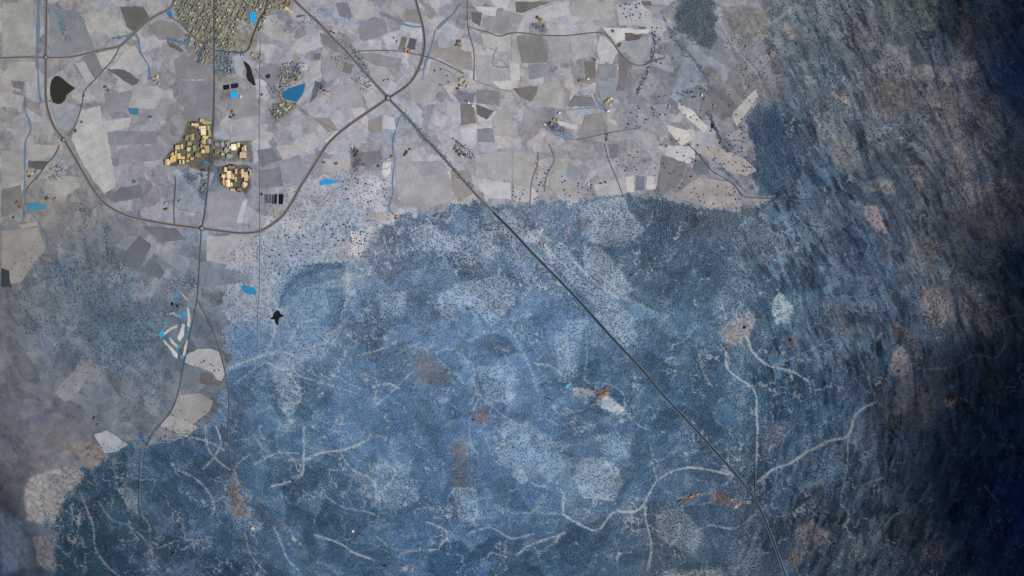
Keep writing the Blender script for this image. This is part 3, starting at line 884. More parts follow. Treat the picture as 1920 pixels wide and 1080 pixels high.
# number r g b spread : line of shrubs
BELTS = table('''
150 70 106 130 3: 756 212 775 232 800 262
130 66 96 118 2.4: 800 262 820 280 845 312 870 338 886 350
60 92 118 132 3: 640 78 668 98 682 118 688 135
60 78 96 108 3.5: 690 145 680 120 665 98
70 84 120 150 4: 70 10 100 20 130 30 160 40
60 70 112 140 3: 114 42 120 60 128 75
40 76 112 140 4: 215 70 235 66 255 62
90 66 104 132 2.5: 315 72 340 80 360 72
110 66 90 116 2.5: 372 118 378 95 385 80
40 60 100 140 3: 404 98 430 98 455 98
90 64 104 130 6: 408 105 410 135
90 64 104 130 5: 425 105 432 140
120 62 86 110 8: 350 10 380 30 395 20 420 10
160 66 86 104 14: 350 30 400 50 450 30 480 20
70 62 92 120 5: 330 10 345 40 380 70 420 80
90 70 92 116 5: 515 175 535 150 560 125
120 68 92 114 8: 545 140 560 125 525 165
60 70 100 124 4: 512 200 525 210 540 205
70 84 118 146 6: 500 15 540 60 600 15
60 66 88 116 3: 1045 232 1035 240 1058 246
50 60 84 110 3: 1290 0 1275 40 1262 60 1290 110 1310 130
70 48 74 106 2: 1218 122 1212 140 1204 155 1195 175
60 48 70 98 2.2: 1222 60 1228 80 1222 110
40 48 70 96 1.6: 1340 235 1330 215 1350 265
60 50 78 110 1.6: 1326 210 1340 235 1350 262 1365 285
120 62 88 116 5: 150 540 170 575 200 605 215 640
80 60 92 122 4: 108 490 120 515 130 535
60 66 88 112 3: 160 450 166 480 172 510
60 62 88 114 3: 198 420 200 450 205 490
110 58 88 120 7: 330 530 355 530 370 535
70 74 100 124 5: 320 540 340 560 310 590
80 60 86 114 6: 200 470 220 500 240 530
90 66 90 118 8: 100 300 110 320 95 330
70 70 94 116 6: 135 400 160 395 160 430
50 64 92 122 2: 540 508 570 500 600 495
80 44 78 118 3: 526 560 540 536 560 516 590 500 640 496
60 52 88 126 3: 645 560 640 580 625 612
60 66 88 104 3: 855 270 870 290 885 292
40 62 80 100 2.4: 850 262 880 282
50 72 90 110 4: 660 280 672 300 668 318
50 74 92 108 5: 670 145 680 158 688 160
40 58 88 124 4: 600 155 605 170
40 80 100 120 4: 625 110 650 115
40 70 96 120 2.4: 1000 45 1020 58
50 60 100 128 3: 382 345 378 360
60 66 90 108 4: 379 320 382 345 378 368
60 54 90 126 4: 350 330 365 335
''')

# ------------------------------------------------------------------ raster helpers on the land grid
def axis(lo, hi, step, far):
    a = list(np.arange(lo, hi + .1, step)); s = step; l = lo; h = hi; left = []; rt = []
    while h < hi + far:
        s *= 1.025 if s < 14 else 1.2; h += s; l -= s; rt.append(h); left.append(l)
    return np.array(left[::-1] + a + rt)
GX = axis(-60, 1980, 2.0, 3600); GY = axis(-60, 1140, 2.0, 3600)
PX, PY = np.meshgrid(GX, GY, indexing='ij')
def window(x0, y0, x1, y1):
    i0, i1 = np.searchsorted(GX, [x0, x1]); j0, j1 = np.searchsorted(GY, [y0, y1])
    return slice(max(i0 - 1, 0), i1 + 1), slice(max(j0 - 1, 0), j1 + 1)
def inside(px, py, poly):
    r = np.zeros(px.shape, bool); n = len(poly)
    for k in range(n):
        x1, y1 = poly[k]; x2, y2 = poly[(k + 1) % n]
        if y1 == y2: continue
        c = ((y1 > py) != (y2 > py)) & (px < (x2 - x1) * (py - y1) / (y2 - y1) + x1)
        r ^= c
    return r
def edge_dist(px, py, poly, closed=True):
    d = np.full(px.shape, 1e9); n = len(poly)
    for k in range(n if closed else n - 1):
        x1, y1 = poly[k]; x2, y2 = poly[(k + 1) % n]; dx = x2 - x1; dy = y2 - y1; L2 = dx * dx + dy * dy + 1e-9
        t = np.clip(((px - x1) * dx + (py - y1) * dy) / L2, 0, 1)
        d = np.minimum(d, np.hypot(px - x1 - t * dx, py - y1 - t * dy))
    return d
def soft_poly(px, py, poly, soft, rag=0.0, seed=50):
    d = edge_dist(px, py, poly); s = np.where(inside(px, py, poly), d, -d)
    if rag: s = s + rag * 2 * (fbm(px / 11, py / 11, seed, 3) - .5)
    return sstep(-soft, soft, s)
def smooth_line(p, step=3.0):
    if len(p) < 3:
        q = []
        for (a, b) in zip(p[:-1], p[1:]):
            n = max(1, int(math.dist(a, b) / step)); q += [(a[0] + (b[0] - a[0]) * k / n, a[1] + (b[1] - a[1]) * k / n) for k in range(n)]
        return q + [p[-1]]
    P = [p[0]] + list(p) + [p[-1]]; q = []
    for k in range(1, len(P) - 2):
        a, b, c, d = map(np.array, P[k - 1:k + 3]); n = max(1, int(np.hypot(*(c - b)) / step))
        for i in range(n):
            t = i / n
            q.append(tuple(.5 * ((2 * b) + (-a + c) * t + (2 * a - 5 * b + 4 * c - d) * t * t + (-a + 3 * b - 3 * c + d) * t ** 3)))
    return q + [p[-1]]

def dens_at(x, y):
    v = 0.
    if inside(np.array(float(x)), np.array(float(y)), WOODS[0][1]): return 1.0
    for (d, *_), poly in WOODS:
        if inside(np.array(float(x)), np.array(float(y)), poly): v = max(v, float(d) - 1) if float(d) > 1 else float(d)
    return v
def lift(x, y, c):
    """lighten eastern tones under the added cloudbank; remaining edge darkening stays painted into the soil"""
    d = x - (2075 - 150 * float(sstep(600, 1080, np.array(float(y)))))
    f = 1 + EAST_A * float(sstep(-420, -60, np.array(d))) + EAST_B * float(sstep(-130, 60, np.array(d)))
    c = [255 * ((v / 255) ** 2.2 * f) ** (1 / 2.2) for v in c]; m = sum(c) / 3
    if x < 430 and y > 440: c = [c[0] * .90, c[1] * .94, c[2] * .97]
    if m < 50: c = [v * 50 / m for v in c]
    if dens_at(x, y) > .3: c = [c[0] - 1, c[1] + 2, c[2] + 3]
    if x > 1440: c = [c[0] - 4, c[1], c[2] + 6]
    return c
EAST_A, EAST_B = .55, 1.1
TONES = [(t[0], t[1], *lift(*t[:2], t[2:]), dens_at(t[0], t[1]) > .3) for t in TONES]

FIELDS_KEEP = [f for f in FIELDS if not (max(p[0] for p in f[1]) > 1430 or (min(p[1] for p in f[1]) > 822))]
STAINS += [((*f[0], '.8', '2.5'), f[1]) for f in FIELDS if f not in FIELDS_KEEP]

# control colours of the open ground, edge darkening painted in, spread by inverse distance
def tone(px, py, pick):
    acc = np.zeros(px.shape + (3,)); ws = np.zeros(px.shape)
    for x, y, r, g, b, _ in pick:
        wgt = 1 / ((px - x) ** 2 + (py - y) ** 2 + 900) ** 1.6
        acc += wgt[..., None] * lin((r, g, b)); ws += wgt
    return acc / ws[..., None]
def patchwork(px, py, size, seed):
    wx = px + 6 * (fbm(px / 60, py / 60, seed, 2) - .5); wy = py + 6 * (fbm(px / 60 + 9, py / 60, seed + 3, 2) - .5)
    u = (wx * .94 + wy * .34) / size; v = (-wx * .34 + wy * .94) / (size * .72)
    iu = np.floor(u).astype(int); iv = np.floor(v).astype(int); best = np.full(px.shape, 1e9); sec = best.copy(); val = np.zeros(px.shape)
    L = np.random.default_rng(seed).random((3, 128, 128))
    for a in (-1, 0, 1):
        for b in (-1, 0, 1):
            ci = (iu + a) & 127; cj = (iv + b) & 127
            d = np.abs(iu + a + .15 + .7 * L[0][ci, cj] - u) + np.abs(iv + b + .15 + .7 * L[1][ci, cj] - v)
            m = d < best; sec = np.where(m, best, np.minimum(sec, d)); best = np.where(m, d, best); val = np.where(m, L[2][ci, cj], val)
    return val, sec - best

def parcels(px, py, big, small, seed):
    """plots laid out in blocks, each block with its own direction"""
    a, ea = patchwork(px, py, big, seed)
    th = a * 3.1; s_ = small * (.75 + .6 * ((a * 7.3) % 1)); qx = (px * np.cos(th) - py * np.sin(th)) * small / s_; qy = (px * np.sin(th) + py * np.cos(th)) * small / s_ * (.6 + .5 * ((a * 3.7) % 1))
    b, eb = patchwork(qx + 1900 * a, qy, small, seed + 5)
    e = np.minimum(ea * big, eb * small * .8)
    return b, a, e
def land(px, py):
    """colour (display-linear) of the ground and density of woodland at photograph-scaled ground coordinates"""
    D = np.zeros(px.shape); WM = None
    for (v, soft, rag), poly in WOODS:
        v = float(v); soft = float(soft); rag = float(rag)
        xs = [p[0] for p in poly]; ys = [p[1] for p in poly]; mg = soft + rag + 6
        msk = (px > min(xs) - mg) & (px < max(xs) + mg) & (py > min(ys) - mg) & (py < max(ys) + mg)
        if not msk.any(): continue
        a = soft_poly(px[msk], py[msk], poly, soft, rag)
        D[msk] = np.maximum(D[msk], a * (v - 1)) if v > 1 else D[msk] * (1 - a) + v * a
        if WM is None: WM = np.zeros(px.shape); WM[msk] = a
    wm = np.maximum(sstep(.12, .5, D), WM)[..., None]
    C = tone(px, py, [t for t in TONES if t[5]]) * wm + tone(px, py, [t for t in TONES if not t[5]]) * (1 - wm)
    # pale clearings and tracks open the wood
    T = np.zeros(px.shape)
    for (wd, st), line in TRACKS:
        wd = float(wd); st = float(st); line = smooth_line(line, 8)
        xs = [p[0] for p in line]; ys = [p[1] for p in line]; mg = wd * 3 + 6
        msk = (px > min(xs) - mg) & (px < max(xs) + mg) & (py > min(ys) - mg) & (py < max(ys) + mg)
        if not msk.any(): continue
        qx = px[msk]; qy = py[msk]
        d = edge_dist(qx, qy, line, False) + 2.4 * (fbm(qx / 7, qy / 7, 61, 2) - .5)
        wn = wd * .66 * (.55 + .9 * vnoise(qx / 22, qy / 22, 66))
        T[msk] = np.maximum(T[msk], st * (1 - sstep(wn * .35, wn + 1.2, d)))
    er = WM * sstep(1340, 1440, px)
    pb0, pa0, _ = parcels(px, py, 105, 34, 77)
    band = .75 * streak(px, py, 8.0, 510) + .125 + .55 * (streak(px, py, 22.0, 520) - .5) + .30 * (pb0 - .5) + .18 * (pa0 - .5) + .45 * (fbm(px / 40, py / 40, 530, 3) - .5) + .38 * (np.clip(D, 0, 1) - .55)
    bm = sstep(.445, .545, band) * er
    D = D * (1 - er) + er * (.06 + .9 * bm)
    mott = fbm(px / 26, py / 26, 40, 4) - .5
    st = streak(px, py, 6.0, 44) - .5
    st2 = streak(px, py, 17.0, 48) - .5
    pb, pa, pe = parcels(px, py, 105, 34, 77)
    pb2, _, pe2 = parcels(px + 40, py + 90, 60, 15, 91)
    wb, wa, we = parcels(px + 300, py, 150, 70, 301)
    fine = fbm(px / 4.5, py / 4.5, 140, 2) - .5
    grain = streak(px, py, 3.2, 145) - .5
    dx_ = px - 760; dy_ = py - 330; r_ = np.hypot(dx_, dy_) + 1; th_ = np.arctan2(dy_, dx_)
    rid = sstep(.86, .985, 1 - np.abs(2 * fbm(ridge_u(px, py) / 17 + 1.2 * fbm(px / 60, py / 60, 401, 2), py / 150, 403, 3) - 1))
    wood = np.clip(D, 0, 1)
    east = sstep(1330, 1480, px)
    small = fbm(px / 13, py / 13, 151, 3) - .5
    opening = .38 * sstep(.10, .26, .7 * small + .5 * mott + .35 * (wb - .5) + .5 * st + .9 * st2 * east) * wood
    # tracks and gullies that branch through the wood
    va = np.abs(fbm(px / 75, py / 75, 310, 5) - .5); vb = np.abs(fbm(px / 42 + 7, py / 42, 320, 4) - .5); vc = np.abs(fbm(px / 110 + 3, py / 110, 340, 5) - .47)
    vein = np.maximum(np.maximum(1 - sstep(.002, .010, va), 1 - sstep(.001, .007, vc)), .8 * (1 - sstep(.002, .014, vb)) * sstep(.42, .6, fbm(px / 120, py / 120, 330, 2)))
    vein = vein * WM * (.25 + .75 * sstep(.35, .55, fbm(px / 30, py / 30, 335, 2))) * sstep(.1, .4, wood)
    T = np.maximum(T, .78 * vein)
    D = D * (1 - .7 * opening) * (1 - .97 * np.clip(T * 1.4, 0, 1)) * (.8 + .3 * (wb - .5) + .2 * small) * (1 + east * 1.6 * st)
    plain = 1 - sstep(.1, .5, wood)
    left = sstep(430, 600, py) * (1 - sstep(300, 420, px))
    Tn = C.copy()
    edge = 1 - sstep(.2, 2.2, pe); edge2 = 1 - sstep(.2, 1.6, pe2)
    bl = plain * (1 - .25 * left)
    k = 1 + bl * (.56 * (pb - .5) + .16 * (pb2 - .5) + .12 * (pa - .5) - .20 * edge * (pa > .4) + .20 * edge * (pa < .25) - .05 * edge2)
    wk = sstep(.15, .4, wood) * WM
    k = k + wk * (.40 * (wb - .5) + .22 * (wa - .5) + .3 * (pb - .5) * (1 - east) - .1 * (1 - sstep(.3, 2.4, we)) + .12 * small * 2 + east * (.5 * (pb - .5) + .3 * (pa - .5) - .45 * rid))
    k = k + (.08 + .02 * wood + .2 * left) * mott * 2 + (.25 + .2 * wood + .4 * east) * st + (.15 + .1 * wood + .4 * east) * st2 + (.2 + .3 * wood + .2 * east) * grain + .28 * fine
    C = C * np.clip(k, .3, 1.9)[..., None]
    hue = ((pb - .5) * .07 * ((pb2 > .5) * 2 - 1) + (pb2 - .5) * .09 + mott * .12)[..., None] * plain[..., None]
    C = C * (1 + hue * np.array([1.0, .1, -1.0]))
    # ground seen between the trees: paler than the wood as a whole, darker and bluer where the wood is dense
    a = np.clip(D * 1.15, 0, 1)[..., None]
    C = C * (1 + (1 - er[..., None]) * sstep(.15, .3, wood)[..., None] * (.60 - .86 * wood[..., None]) * np.array([1.08, 1.0, .9]))
    lum = (Tn.mean(-1) / .16)[..., None]
    mid = fbm(px / 48 + 3, py / 48, 230, 4) - .5
    C = C * (1 - .13 * wm) * (1 + wm * (.12 * mid[..., None] + .12 * (fbm(px / 20, py / 20, 236, 3) - .5)[..., None]) * np.array([1.15, 1.0, .85]))
    pale = lin((152, 158, 166)) * np.clip(lum, .22, 1.0) ** .8
    C = C * (1 - .42 * opening[..., None]) + pale * .42 * opening[..., None] * (1 + .6 * st[..., None])
    C = C * (1 + .30 * wk[..., None] * np.array([.9, .34, -.02]))
    C = C * (1 + (er * (.60 - .66 * bm))[..., None] * np.array([1.15, 1.0, .8]))
    ng = (np.clip(1.22 - wood * 1.25, 0, 1) * wk * .5 * (1 - .8 * er) * .7)[..., None]; C = C * (1 - ng) + pale * ng * (1 + .5 * st + .5 * grain)[..., None]
    Tn = Tn * (1 + wk * (.5 * (wb - .5) + .2 * (wa - .5) + .5 * mott + east * (1.0 * st + .4 * st2)))[..., None].clip(.4, 1.7)
    C = C * (1 - T[..., None] * .9) + pale * 1.22 * T[..., None] * .9
    for (wd, stg), line in GULLIES:
        wd = float(wd); line = smooth_line(line, 8); xs = [p[0] for p in line]; ys = [p[1] for p in line]; mg = wd * 2 + 6
        msk = (px > min(xs) - mg) & (px < max(xs) + mg) & (py > min(ys) - mg) & (py < max(ys) + mg)
        if not msk.any(): continue
        d = edge_dist(px[msk], py[msk], line, False) + 3 * (fbm(px[msk] / 9, py[msk] / 9, 65, 2) - .5); g_ = float(stg) * (1 - sstep(wd * .3, wd + 1.5, d))
        C[msk] *= (1 - g_[:, None] * np.array([.60, .42, .25])); D[msk] = np.maximum(D[msk], g_)
    for (r, g, b, al, soft), poly in STAINS:
        soft = float(soft); xs = [p[0] for p in poly]; ys = [p[1] for p in poly]; mg = soft + 14
        msk = (px > min(xs) - mg) & (px < max(xs) + mg) & (py > min(ys) - mg) & (py < max(ys) + mg)
        if not msk.any(): continue
        a = soft_poly(px[msk], py[msk], poly, soft, 4, 58)[..., None] * float(al)
        kk = (1 + .5 * st[msk] + .5 * mott[msk] + 1.1 * fine[msk])[..., None]
        if float(r) > 98 and al == '.8': D[msk] = D[msk] * (1 - .7 * a[:, 0])
        C[msk] = C[msk] * (1 - a) + lin((float(r), float(g), float(b))) * kk * a
    return C, np.where(WM > .5, np.clip(D, 0, 1) ** .62, np.clip(D, 0, 1)), Tn

C, D, TN = land(PX, PY)
PZ = height(PX, PY)
ni, nj = PX.shape
V = np.stack([X(PX), Y(PY), PZ], -1).reshape(-1, 3)
idx = np.arange(ni * nj).reshape(ni, nj)
F = np.stack([idx[:-1, :-1], idx[:-1, 1:], idx[1:, 1:], idx[1:, :-1]], -1).reshape(-1, 4)
new_obj('ground', fast_mesh('ground', V, F, (C / ILLUM).reshape(-1, 3), M_LAND, smooth=True), kind='structure',
        label='rolling plateau of pale farmland running into blue wooded hills', cat='ground')
print('ground', len(V))

# ------------------------------------------------------------------ sheets draped on the land
def sheet(name, poly, c, lift, mat, step=4.5, kind='structure', label=None, cat=None, group=None, wob=1.2, seed=0):
    P = []
    n = len(poly)
    for k in range(n):
        a = poly[k]; b = poly[(k + 1) % n]; m = max(1, int(math.dist(a, b) / 5))
        for i in range(m):
            x = a[0] + (b[0] - a[0]) * i / m; y = a[1] + (b[1] - a[1]) * i / m
            if wob: x += wob * 2 * (float(vnoise(np.array(x / 7.), np.array(y / 7.), 90)) - .5); y += wob * 2 * (float(vnoise(np.array(x / 7.), np.array(y / 7.), 91)) - .5)
            P.append((x, y))
    if sum(p[0] for p in P) / len(P) > 1400: step = 4.0; lift += 1.5
    nb = len(P); xs = [p[0] for p in P]; ys = [p[1] for p in P]
    gx, gy = np.meshgrid(np.arange(min(xs) + step / 2, max(xs), step), np.arange(min(ys) + step / 2, max(ys), step))
    gx = gx.ravel(); gy = gy.ravel()
    if len(gx):
        m = inside(gx, gy, P); gx = gx[m]; gy = gy[m]
        if len(gx): m = edge_dist(gx, gy, P) > 2.5; gx = gx[m]; gy = gy[m]
    allp = [Vector(p) for p in P] + [Vector((a, b)) for a, b in zip(gx, gy)]
    vs, _, fs, *_ = delaunay_2d_cdt(allp, [(k, (k + 1) % nb) for k in range(nb)], [], 1, 1e-4)
    if not fs: return None
    a = np.array([[v.x, v.y] for v in vs]); z = height(a[:, 0], a[:, 1]) + lift
    V = np.stack([X(a[:, 0]), Y(a[:, 1]), z], -1)
    F = np.array([f[::-1] for f in fs])          # y is flipped, so turn the faces up
    x_, y_ = a[:, 0], a[:, 1]; ph = (sum(p[0] for p in poly) * 1.7) % 3.1
    rows_ = vnoise((x_ * math.cos(ph) + y_ * math.sin(ph)) / 3.2, (y_ * math.cos(ph) - x_ * math.sin(ph)) / 60, 96) - .5
    tn = 1 + (.30 * (fbm(x_ / 24, y_ / 24, 40, 3) - .5) + .12 * rows_ + .16 * (fbm(x_ / 7, y_ / 7, 98, 2) - .5)) * (mat is M_FIELD)
    me = fast_mesh(name, V, F, alb(c)[None, :] * tn[:, None], mat, smooth=True)
    return new_obj(name, me, kind=kind, label=label, cat=cat, group=group)

def strip(name, line, wpx, c, lift, mat, kind='structure', label=None, cat=None, vary=0):
    q = np.array(smooth_line(line, 3.0)); t = np.gradient(q, axis=0); t /= np.hypot(t[:, 0], t[:, 1])[:, None] + 1e-9
    nrm = np.stack([-t[:, 1], t[:, 0]], 1); hw = np.full(len(q), wpx / 2)
    if vary: hw = hw * (1 + vary * 2 * (vnoise(np.arange(len(q)) / 4., np.zeros(len(q)), 97) - .5))
    A = q + nrm * hw[:, None]; B = q - nrm * hw[:, None]
    rows = [A, q, B]
    V = []
    for r_ in rows: V.append(np.stack([X(r_[:, 0]), Y(r_[:, 1]), height(r_[:, 0], r_[:, 1]) + lift], -1))
    n = len(q); V = np.concatenate(V); i = np.arange(n - 1)
    F = np.concatenate([np.stack([i, i + n, i + n + 1, i + 1], -1), np.stack([i + n, i + 2 * n, i + 2 * n + 1, i + n + 1], -1)])
    # keep normals up
    v0, v1, v2 = V[F[:, 0]], V[F[:, 1]], V[F[:, 2]]
    if np.cross(v1 - v0, v2 - v0)[:, 2].mean() < 0: F = F[:, ::-1]
    return new_obj(name, fast_mesh(name, V, F, np.tile(alb(c), (len(V), 1)), mat, smooth=True), kind=kind, label=label, cat=cat)

k = 0
for (r, g, b), poly in FIELDS_KEEP:
    k += 1
    cc = [float(r), float(g), float(b)]; l_ = sum(cc) / 3; e_ = 1.22 if max(p[1] for p in poly) < 560 and max(p[0] for p in poly) < 1500 else .96
    cc = [144 + e_ * (l_ - 144) + .72 * (v - l_) for v in cc]
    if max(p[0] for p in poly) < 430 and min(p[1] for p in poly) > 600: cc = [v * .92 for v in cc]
    if max(p[0] for p in poly) > 1600: cc = [float(r), float(g), float(b)]
    sheet('field', poly, cc, .7 + .11 * (k % 9), M_FIELD)
for (nm, r, g, b, wob), poly in WATERS:
    sheet(nm, poly, (float(r), float(g), float(b)), 2.2, M_WATER, wob=float(wob))
for (nm, wd, r, g, b), line in STREAMS:
    strip(nm, line, float(wd) * .85, [.62 * float(v) + .38 * q for v, q in zip((r, g, b), (104, 118, 134))], 2.0, M_WATER, vary=.75)
n_r = 0
for (nm, wd, r, g, b), line in ROADS:
    n_r += 1
    if float(wd) > 2.9: strip('road_verge', line, float(wd) + 2.2, (132, 130, 132) if float(r) > 50 else (92, 108, 124), 2.3, M_FIELD, vary=.12)
    strip(nm, line, float(wd) * .88, (float(r), float(g), float(b)), 2.6 + .12 * n_r, M_ROAD, vary=.05)
# roundabouts: a ring of asphalt, a pale island
def ring(name, cx, cy, r0, r1, c, lift, mat):
    n = 28; a = np.linspace(0, 2 * math.pi, n, endpoint=False); z = float(height(cx, cy)) + lift
    V = [(X(cx) + 3 * r * math.cos(t), Y(cy) + 3 * r * math.sin(t), z) for r in (r0, r1) for t in a]
    F = [(i, (i + 1) % n, n + (i + 1) % n, n + i)[::-1] for i in range(n)]
    return new_obj(name, fast_mesh(name, V, F, np.tile(alb(c), (2 * n, 1)), mat), kind='structure')
for cx, cy, r in ROUNDABOUTS:
    ring('roundabout', cx, cy, r * .55, r, (82, 78, 76), 7.5, M_ROAD)
    ring('roundabout_island', cx, cy, .02, r * .56, (150, 142, 136), 7.9, M_FIELD)

# ------------------------------------------------------------------ trees
def crown_template(seed, sides=6):
    r = np.random.default_rng(seed); V = []; n = sides
    for (rr, z) in ((.78, .22), (1.0, .55), (.62, .92)):
        a = np.arange(n) / n * 2 * math.pi + r.random() * 2
        q = rr * (.72 + .5 * r.random(n)); V += [(q[i] * math.cos(a[i]), q[i] * math.sin(a[i]), z + .14 * (r.random() - .5)) for i in range(n)]
    V.append((.1 * r.random(), .1 * r.random(), 1.08)); F = []
    for l in (0, 1):
        for i in range(n):
            a, b = l * n + i, l * n + (i + 1) % n; F += [(a, b, b + n), (a, b + n, a + n)]
    for i in range(n): F.append((2 * n + i, 2 * n + (i + 1) % n, 3 * n))
    return np.array(V), np.array(F)
TPL = [crown_template(s) for s in range(6)]
def crowns(xs, ys, rad, colr, lift=0.0):
    """many crowns as one mesh"""
    Vs, Fs, Cs = [], [], []; off = 0; which = rng.integers(0, 6, len(xs)); hz = height(xs, ys)
    for t in range(6):
        m = which == t; n = int(m.sum())
        if not n: continue
        tv, tf = TPL[t]; a = rng.random(n) * 6.283; ca, sa = np.cos(a), np.sin(a); s = rad[m]
        vx = (tv[None, :, 0] * ca[:, None] - tv[None, :, 1] * sa[:, None]) * s[:, None] + X(xs[m])[:, None]
        vy = (tv[None, :, 0] * sa[:, None] + tv[None, :, 1] * ca[:, None]) * s[:, None] + Y(ys[m])[:, None]
        vz = tv[None, :, 2] * (s * 1.0)[:, None] + (hz[m] - .2 + lift)[:, None]
        Vs.append(np.stack([vx, vy, vz], -1).reshape(-1, 3))
        Fs.append((tf[None] + (np.arange(n) * len(tv))[:, None, None] + off).reshape(-1, 3)); off += n * len(tv)
        Cs.append(np.repeat(colr[m], len(tv), 0))
    return np.concatenate(Vs), np.concatenate(Fs), np.concatenate(Cs)

step = 2.75
gx, gy = np.meshgrid(np.arange(-230, 2150, step), np.arange(-200, 1280, step)); gx = gx.ravel(); gy = gy.ravel()
gx = gx + (rng.random(len(gx)) - .5) * step * .95; gy = gy + (rng.random(len(gy)) - .5) * step * .95
def sample(A, px, py):
    i = np.clip(np.searchsorted(GX, px), 0, ni - 1); j = np.clip(np.searchsorted(GY, py), 0, nj - 1); return A[i, j]
dens = sample(D, gx, gy)
clump = streak(gx, gy, 5.0, 71) * .5 + fbm(gx / 9, gy / 9, 73, 2) * .5
keep = rng.random(len(gx)) < np.clip(dens * (1.05 + 2.4 * (clump - .5)), 0, .93)
road_d = np.full(len(gx), 1e9)
for (nm, wd, *_), line in ROADS:
    road_d = np.minimum(road_d, edge_dist(gx, gy, smooth_line(line, 12), False) - float(wd) / 2)
keep &= road_d > 1.6
for _, poly in WATERS:
    xs = [p[0] for p in poly]; ys = [p[1] for p in poly]; m = (gx > min(xs) - 3) & (gx < max(xs) + 3) & (gy > min(ys) - 3) & (gy < max(ys) + 3)
    q = np.where(m)[0]; keep[q] &= ~(inside(gx[q], gy[q], poly) | (edge_dist(gx[q], gy[q], poly) < 2))
gx, gy = gx[keep], gy[keep]
rad = (2.4 + 1.6 * rng.random(len(gx))) * (1 + .15 * (vnoise(gx / 40, gy / 40, 80) - .5))
lum = (.75 + .5 * rng.random(len(gx))) * (.85 + .3 * vnoise(gx / 30, gy / 30, 82))
warm = vnoise(gx / 55, gy / 55, 83)[:, None]
dot = sstep(640, 720, gx) * (1 - sstep(1200, 1330, gx)) * sstep(360, 370, gy) * (1 - sstep(560, 660, gy)); dot = np.maximum(dot, .55 * (1 - sstep(.3, .5, sample(D, gx, gy))))
tk = 1.12 - .22 * dot
tcol = sample(TN, gx, gy) * (np.array([.60, .86, 1.12]) * (1 - warm * .4) + np.array([.70, .80, .86]) * warm * .4) * lum[:, None] * tk[:, None]
Vt, Ft, Ct = crowns(gx, gy, rad, tcol / ILLUM)
new_obj('woodland', fast_mesh('woodland', Vt, Ft, Ct, M_LEAF), label='dense blue holm oak wood covering the hills south and east of the farmland', cat='woodland', kind='stuff')
print('trees', len(gx))

# scattered trees on open ground: the 300 clearest as things, the small rest as one mass
sx, sy = [], []
for (n,), poly in SCATTER:
    xs = [p[0] for p in poly]; ys = [p[1] for p in poly]; c = 0; g = 0
    while c < int(n) and g < 9000:
        g += 1; x = random.uniform(min(xs), max(xs)); y = random.uniform(min(ys), max(ys))
        if not inside(np.array(x), np.array(y), poly): continue
        if any((x - a) ** 2 + (y - b) ** 2 < 16 for a, b in zip(sx[-400:], sy[-400:])): continue
        sx.append(x); sy.append(y); c += 1
sx = np.array(sx); sy = np.array(sy)
srad = 2.6 + 2.4 * rng.random(len(sx)) ** 1.5
order = np.argsort(-srad); big = order[:300]; rest = order[300:]
TREE_ME = []
for t in range(6):
    tv, tf = TPL[t]; tv = tv.copy(); m = len(tv)
    tr = np.array([(.1 * math.cos(a), .1 * math.sin(a), z) for z in (-.08, .4) for a in np.arange(5) * 2 * math.pi / 5])
    tq = [(m + i, m + (i + 1) % 5, m + 5 + (i + 1) % 5) for i in range(5)] + [(m + i, m + 5 + (i + 1) % 5, m + 5 + i) for i in range(5)]
    colr = np.concatenate([np.tile(lin((62, 86, 118)) / ILLUM * (.8 + .1 * t), (m, 1)), np.tile(lin((90, 80, 70)), (10, 1))])
    TREE_ME.append(fast_mesh('oak', np.concatenate([tv * [1, 1, 1.2], tr]), np.concatenate([tf, np.array(tq)]), colr, M_LEAF))
def tree_place(x, y):
    if y > 375: return 'lone dark round oak on the pale slope above the wood edge', 'lone oaks on the pale slope'
    if x > 1330: return 'lone dark round oak at the foot of the eastern ridge', 'lone oaks under the eastern ridge'
    if x > 1160: return 'lone dark round oak dotting the pale pasture beside the eastern wood', 'lone oaks on the eastern pasture'
    return 'lone dark round oak standing in an open pale field', 'lone oaks in the open fields'
for i in big:
    x, y = float(sx[i]), float(sy[i]); lb, gp = tree_place(x, y)
    o = new_obj('oak_tree', TREE_ME[int(rng.integers(0, 6))], label=lb, cat='tree', group=gp)
    o.location = (X(x), Y(y), float(height(x, y)) + .8); s = float(srad[i]) * 1.12; o.scale = (s, s, s); o.rotation_euler.z = random.random() * 6.28
if len(rest):
    Vt, Ft, Ct = crowns(sx[rest], sy[rest], srad[rest] * .85, np.tile(lin((84, 106, 136)) / ILLUM, (len(rest), 1)), .8)
    new_obj('scattered_oaks', fast_mesh('scattered_oaks', Vt, Ft, Ct, M_LEAF), label='small scattered oaks thinning out over the pale fields', cat='trees', kind='stuff')
# hedges, gardens and belts of teal trees
bx, by, bc = [], [], []
for (n, r, g, b, sp), line in BELTS:
    q = smooth_line(line, 2.0); n = int(int(n) * 1.4); sp = float(sp)
    for _ in range(n):
        p = q[random.randrange(len(q))]; bx.append(p[0] + random.gauss(0, sp)); by.append(p[1] + random.gauss(0, sp)); bc.append(lin((float(r), float(g), float(b))) * random.uniform(.75, 1.25))
bx, by, bc = np.array(bx), np.array(by), np.array(bc)
Vt, Ft, Ct = crowns(bx, by, 1.9 + 1.7 * rng.random(len(bx)), (bc * .7 + .3 * bc.mean(1, keepdims=True)) * 1.3 / ILLUM, 1.0)
new_obj('hedge_belts', fast_mesh('hedge_belts', Vt, Ft, Ct, M_LEAF), label='teal blue belts of shrubs along streams, roads and gardens', cat='shrubs', kind='stuff')

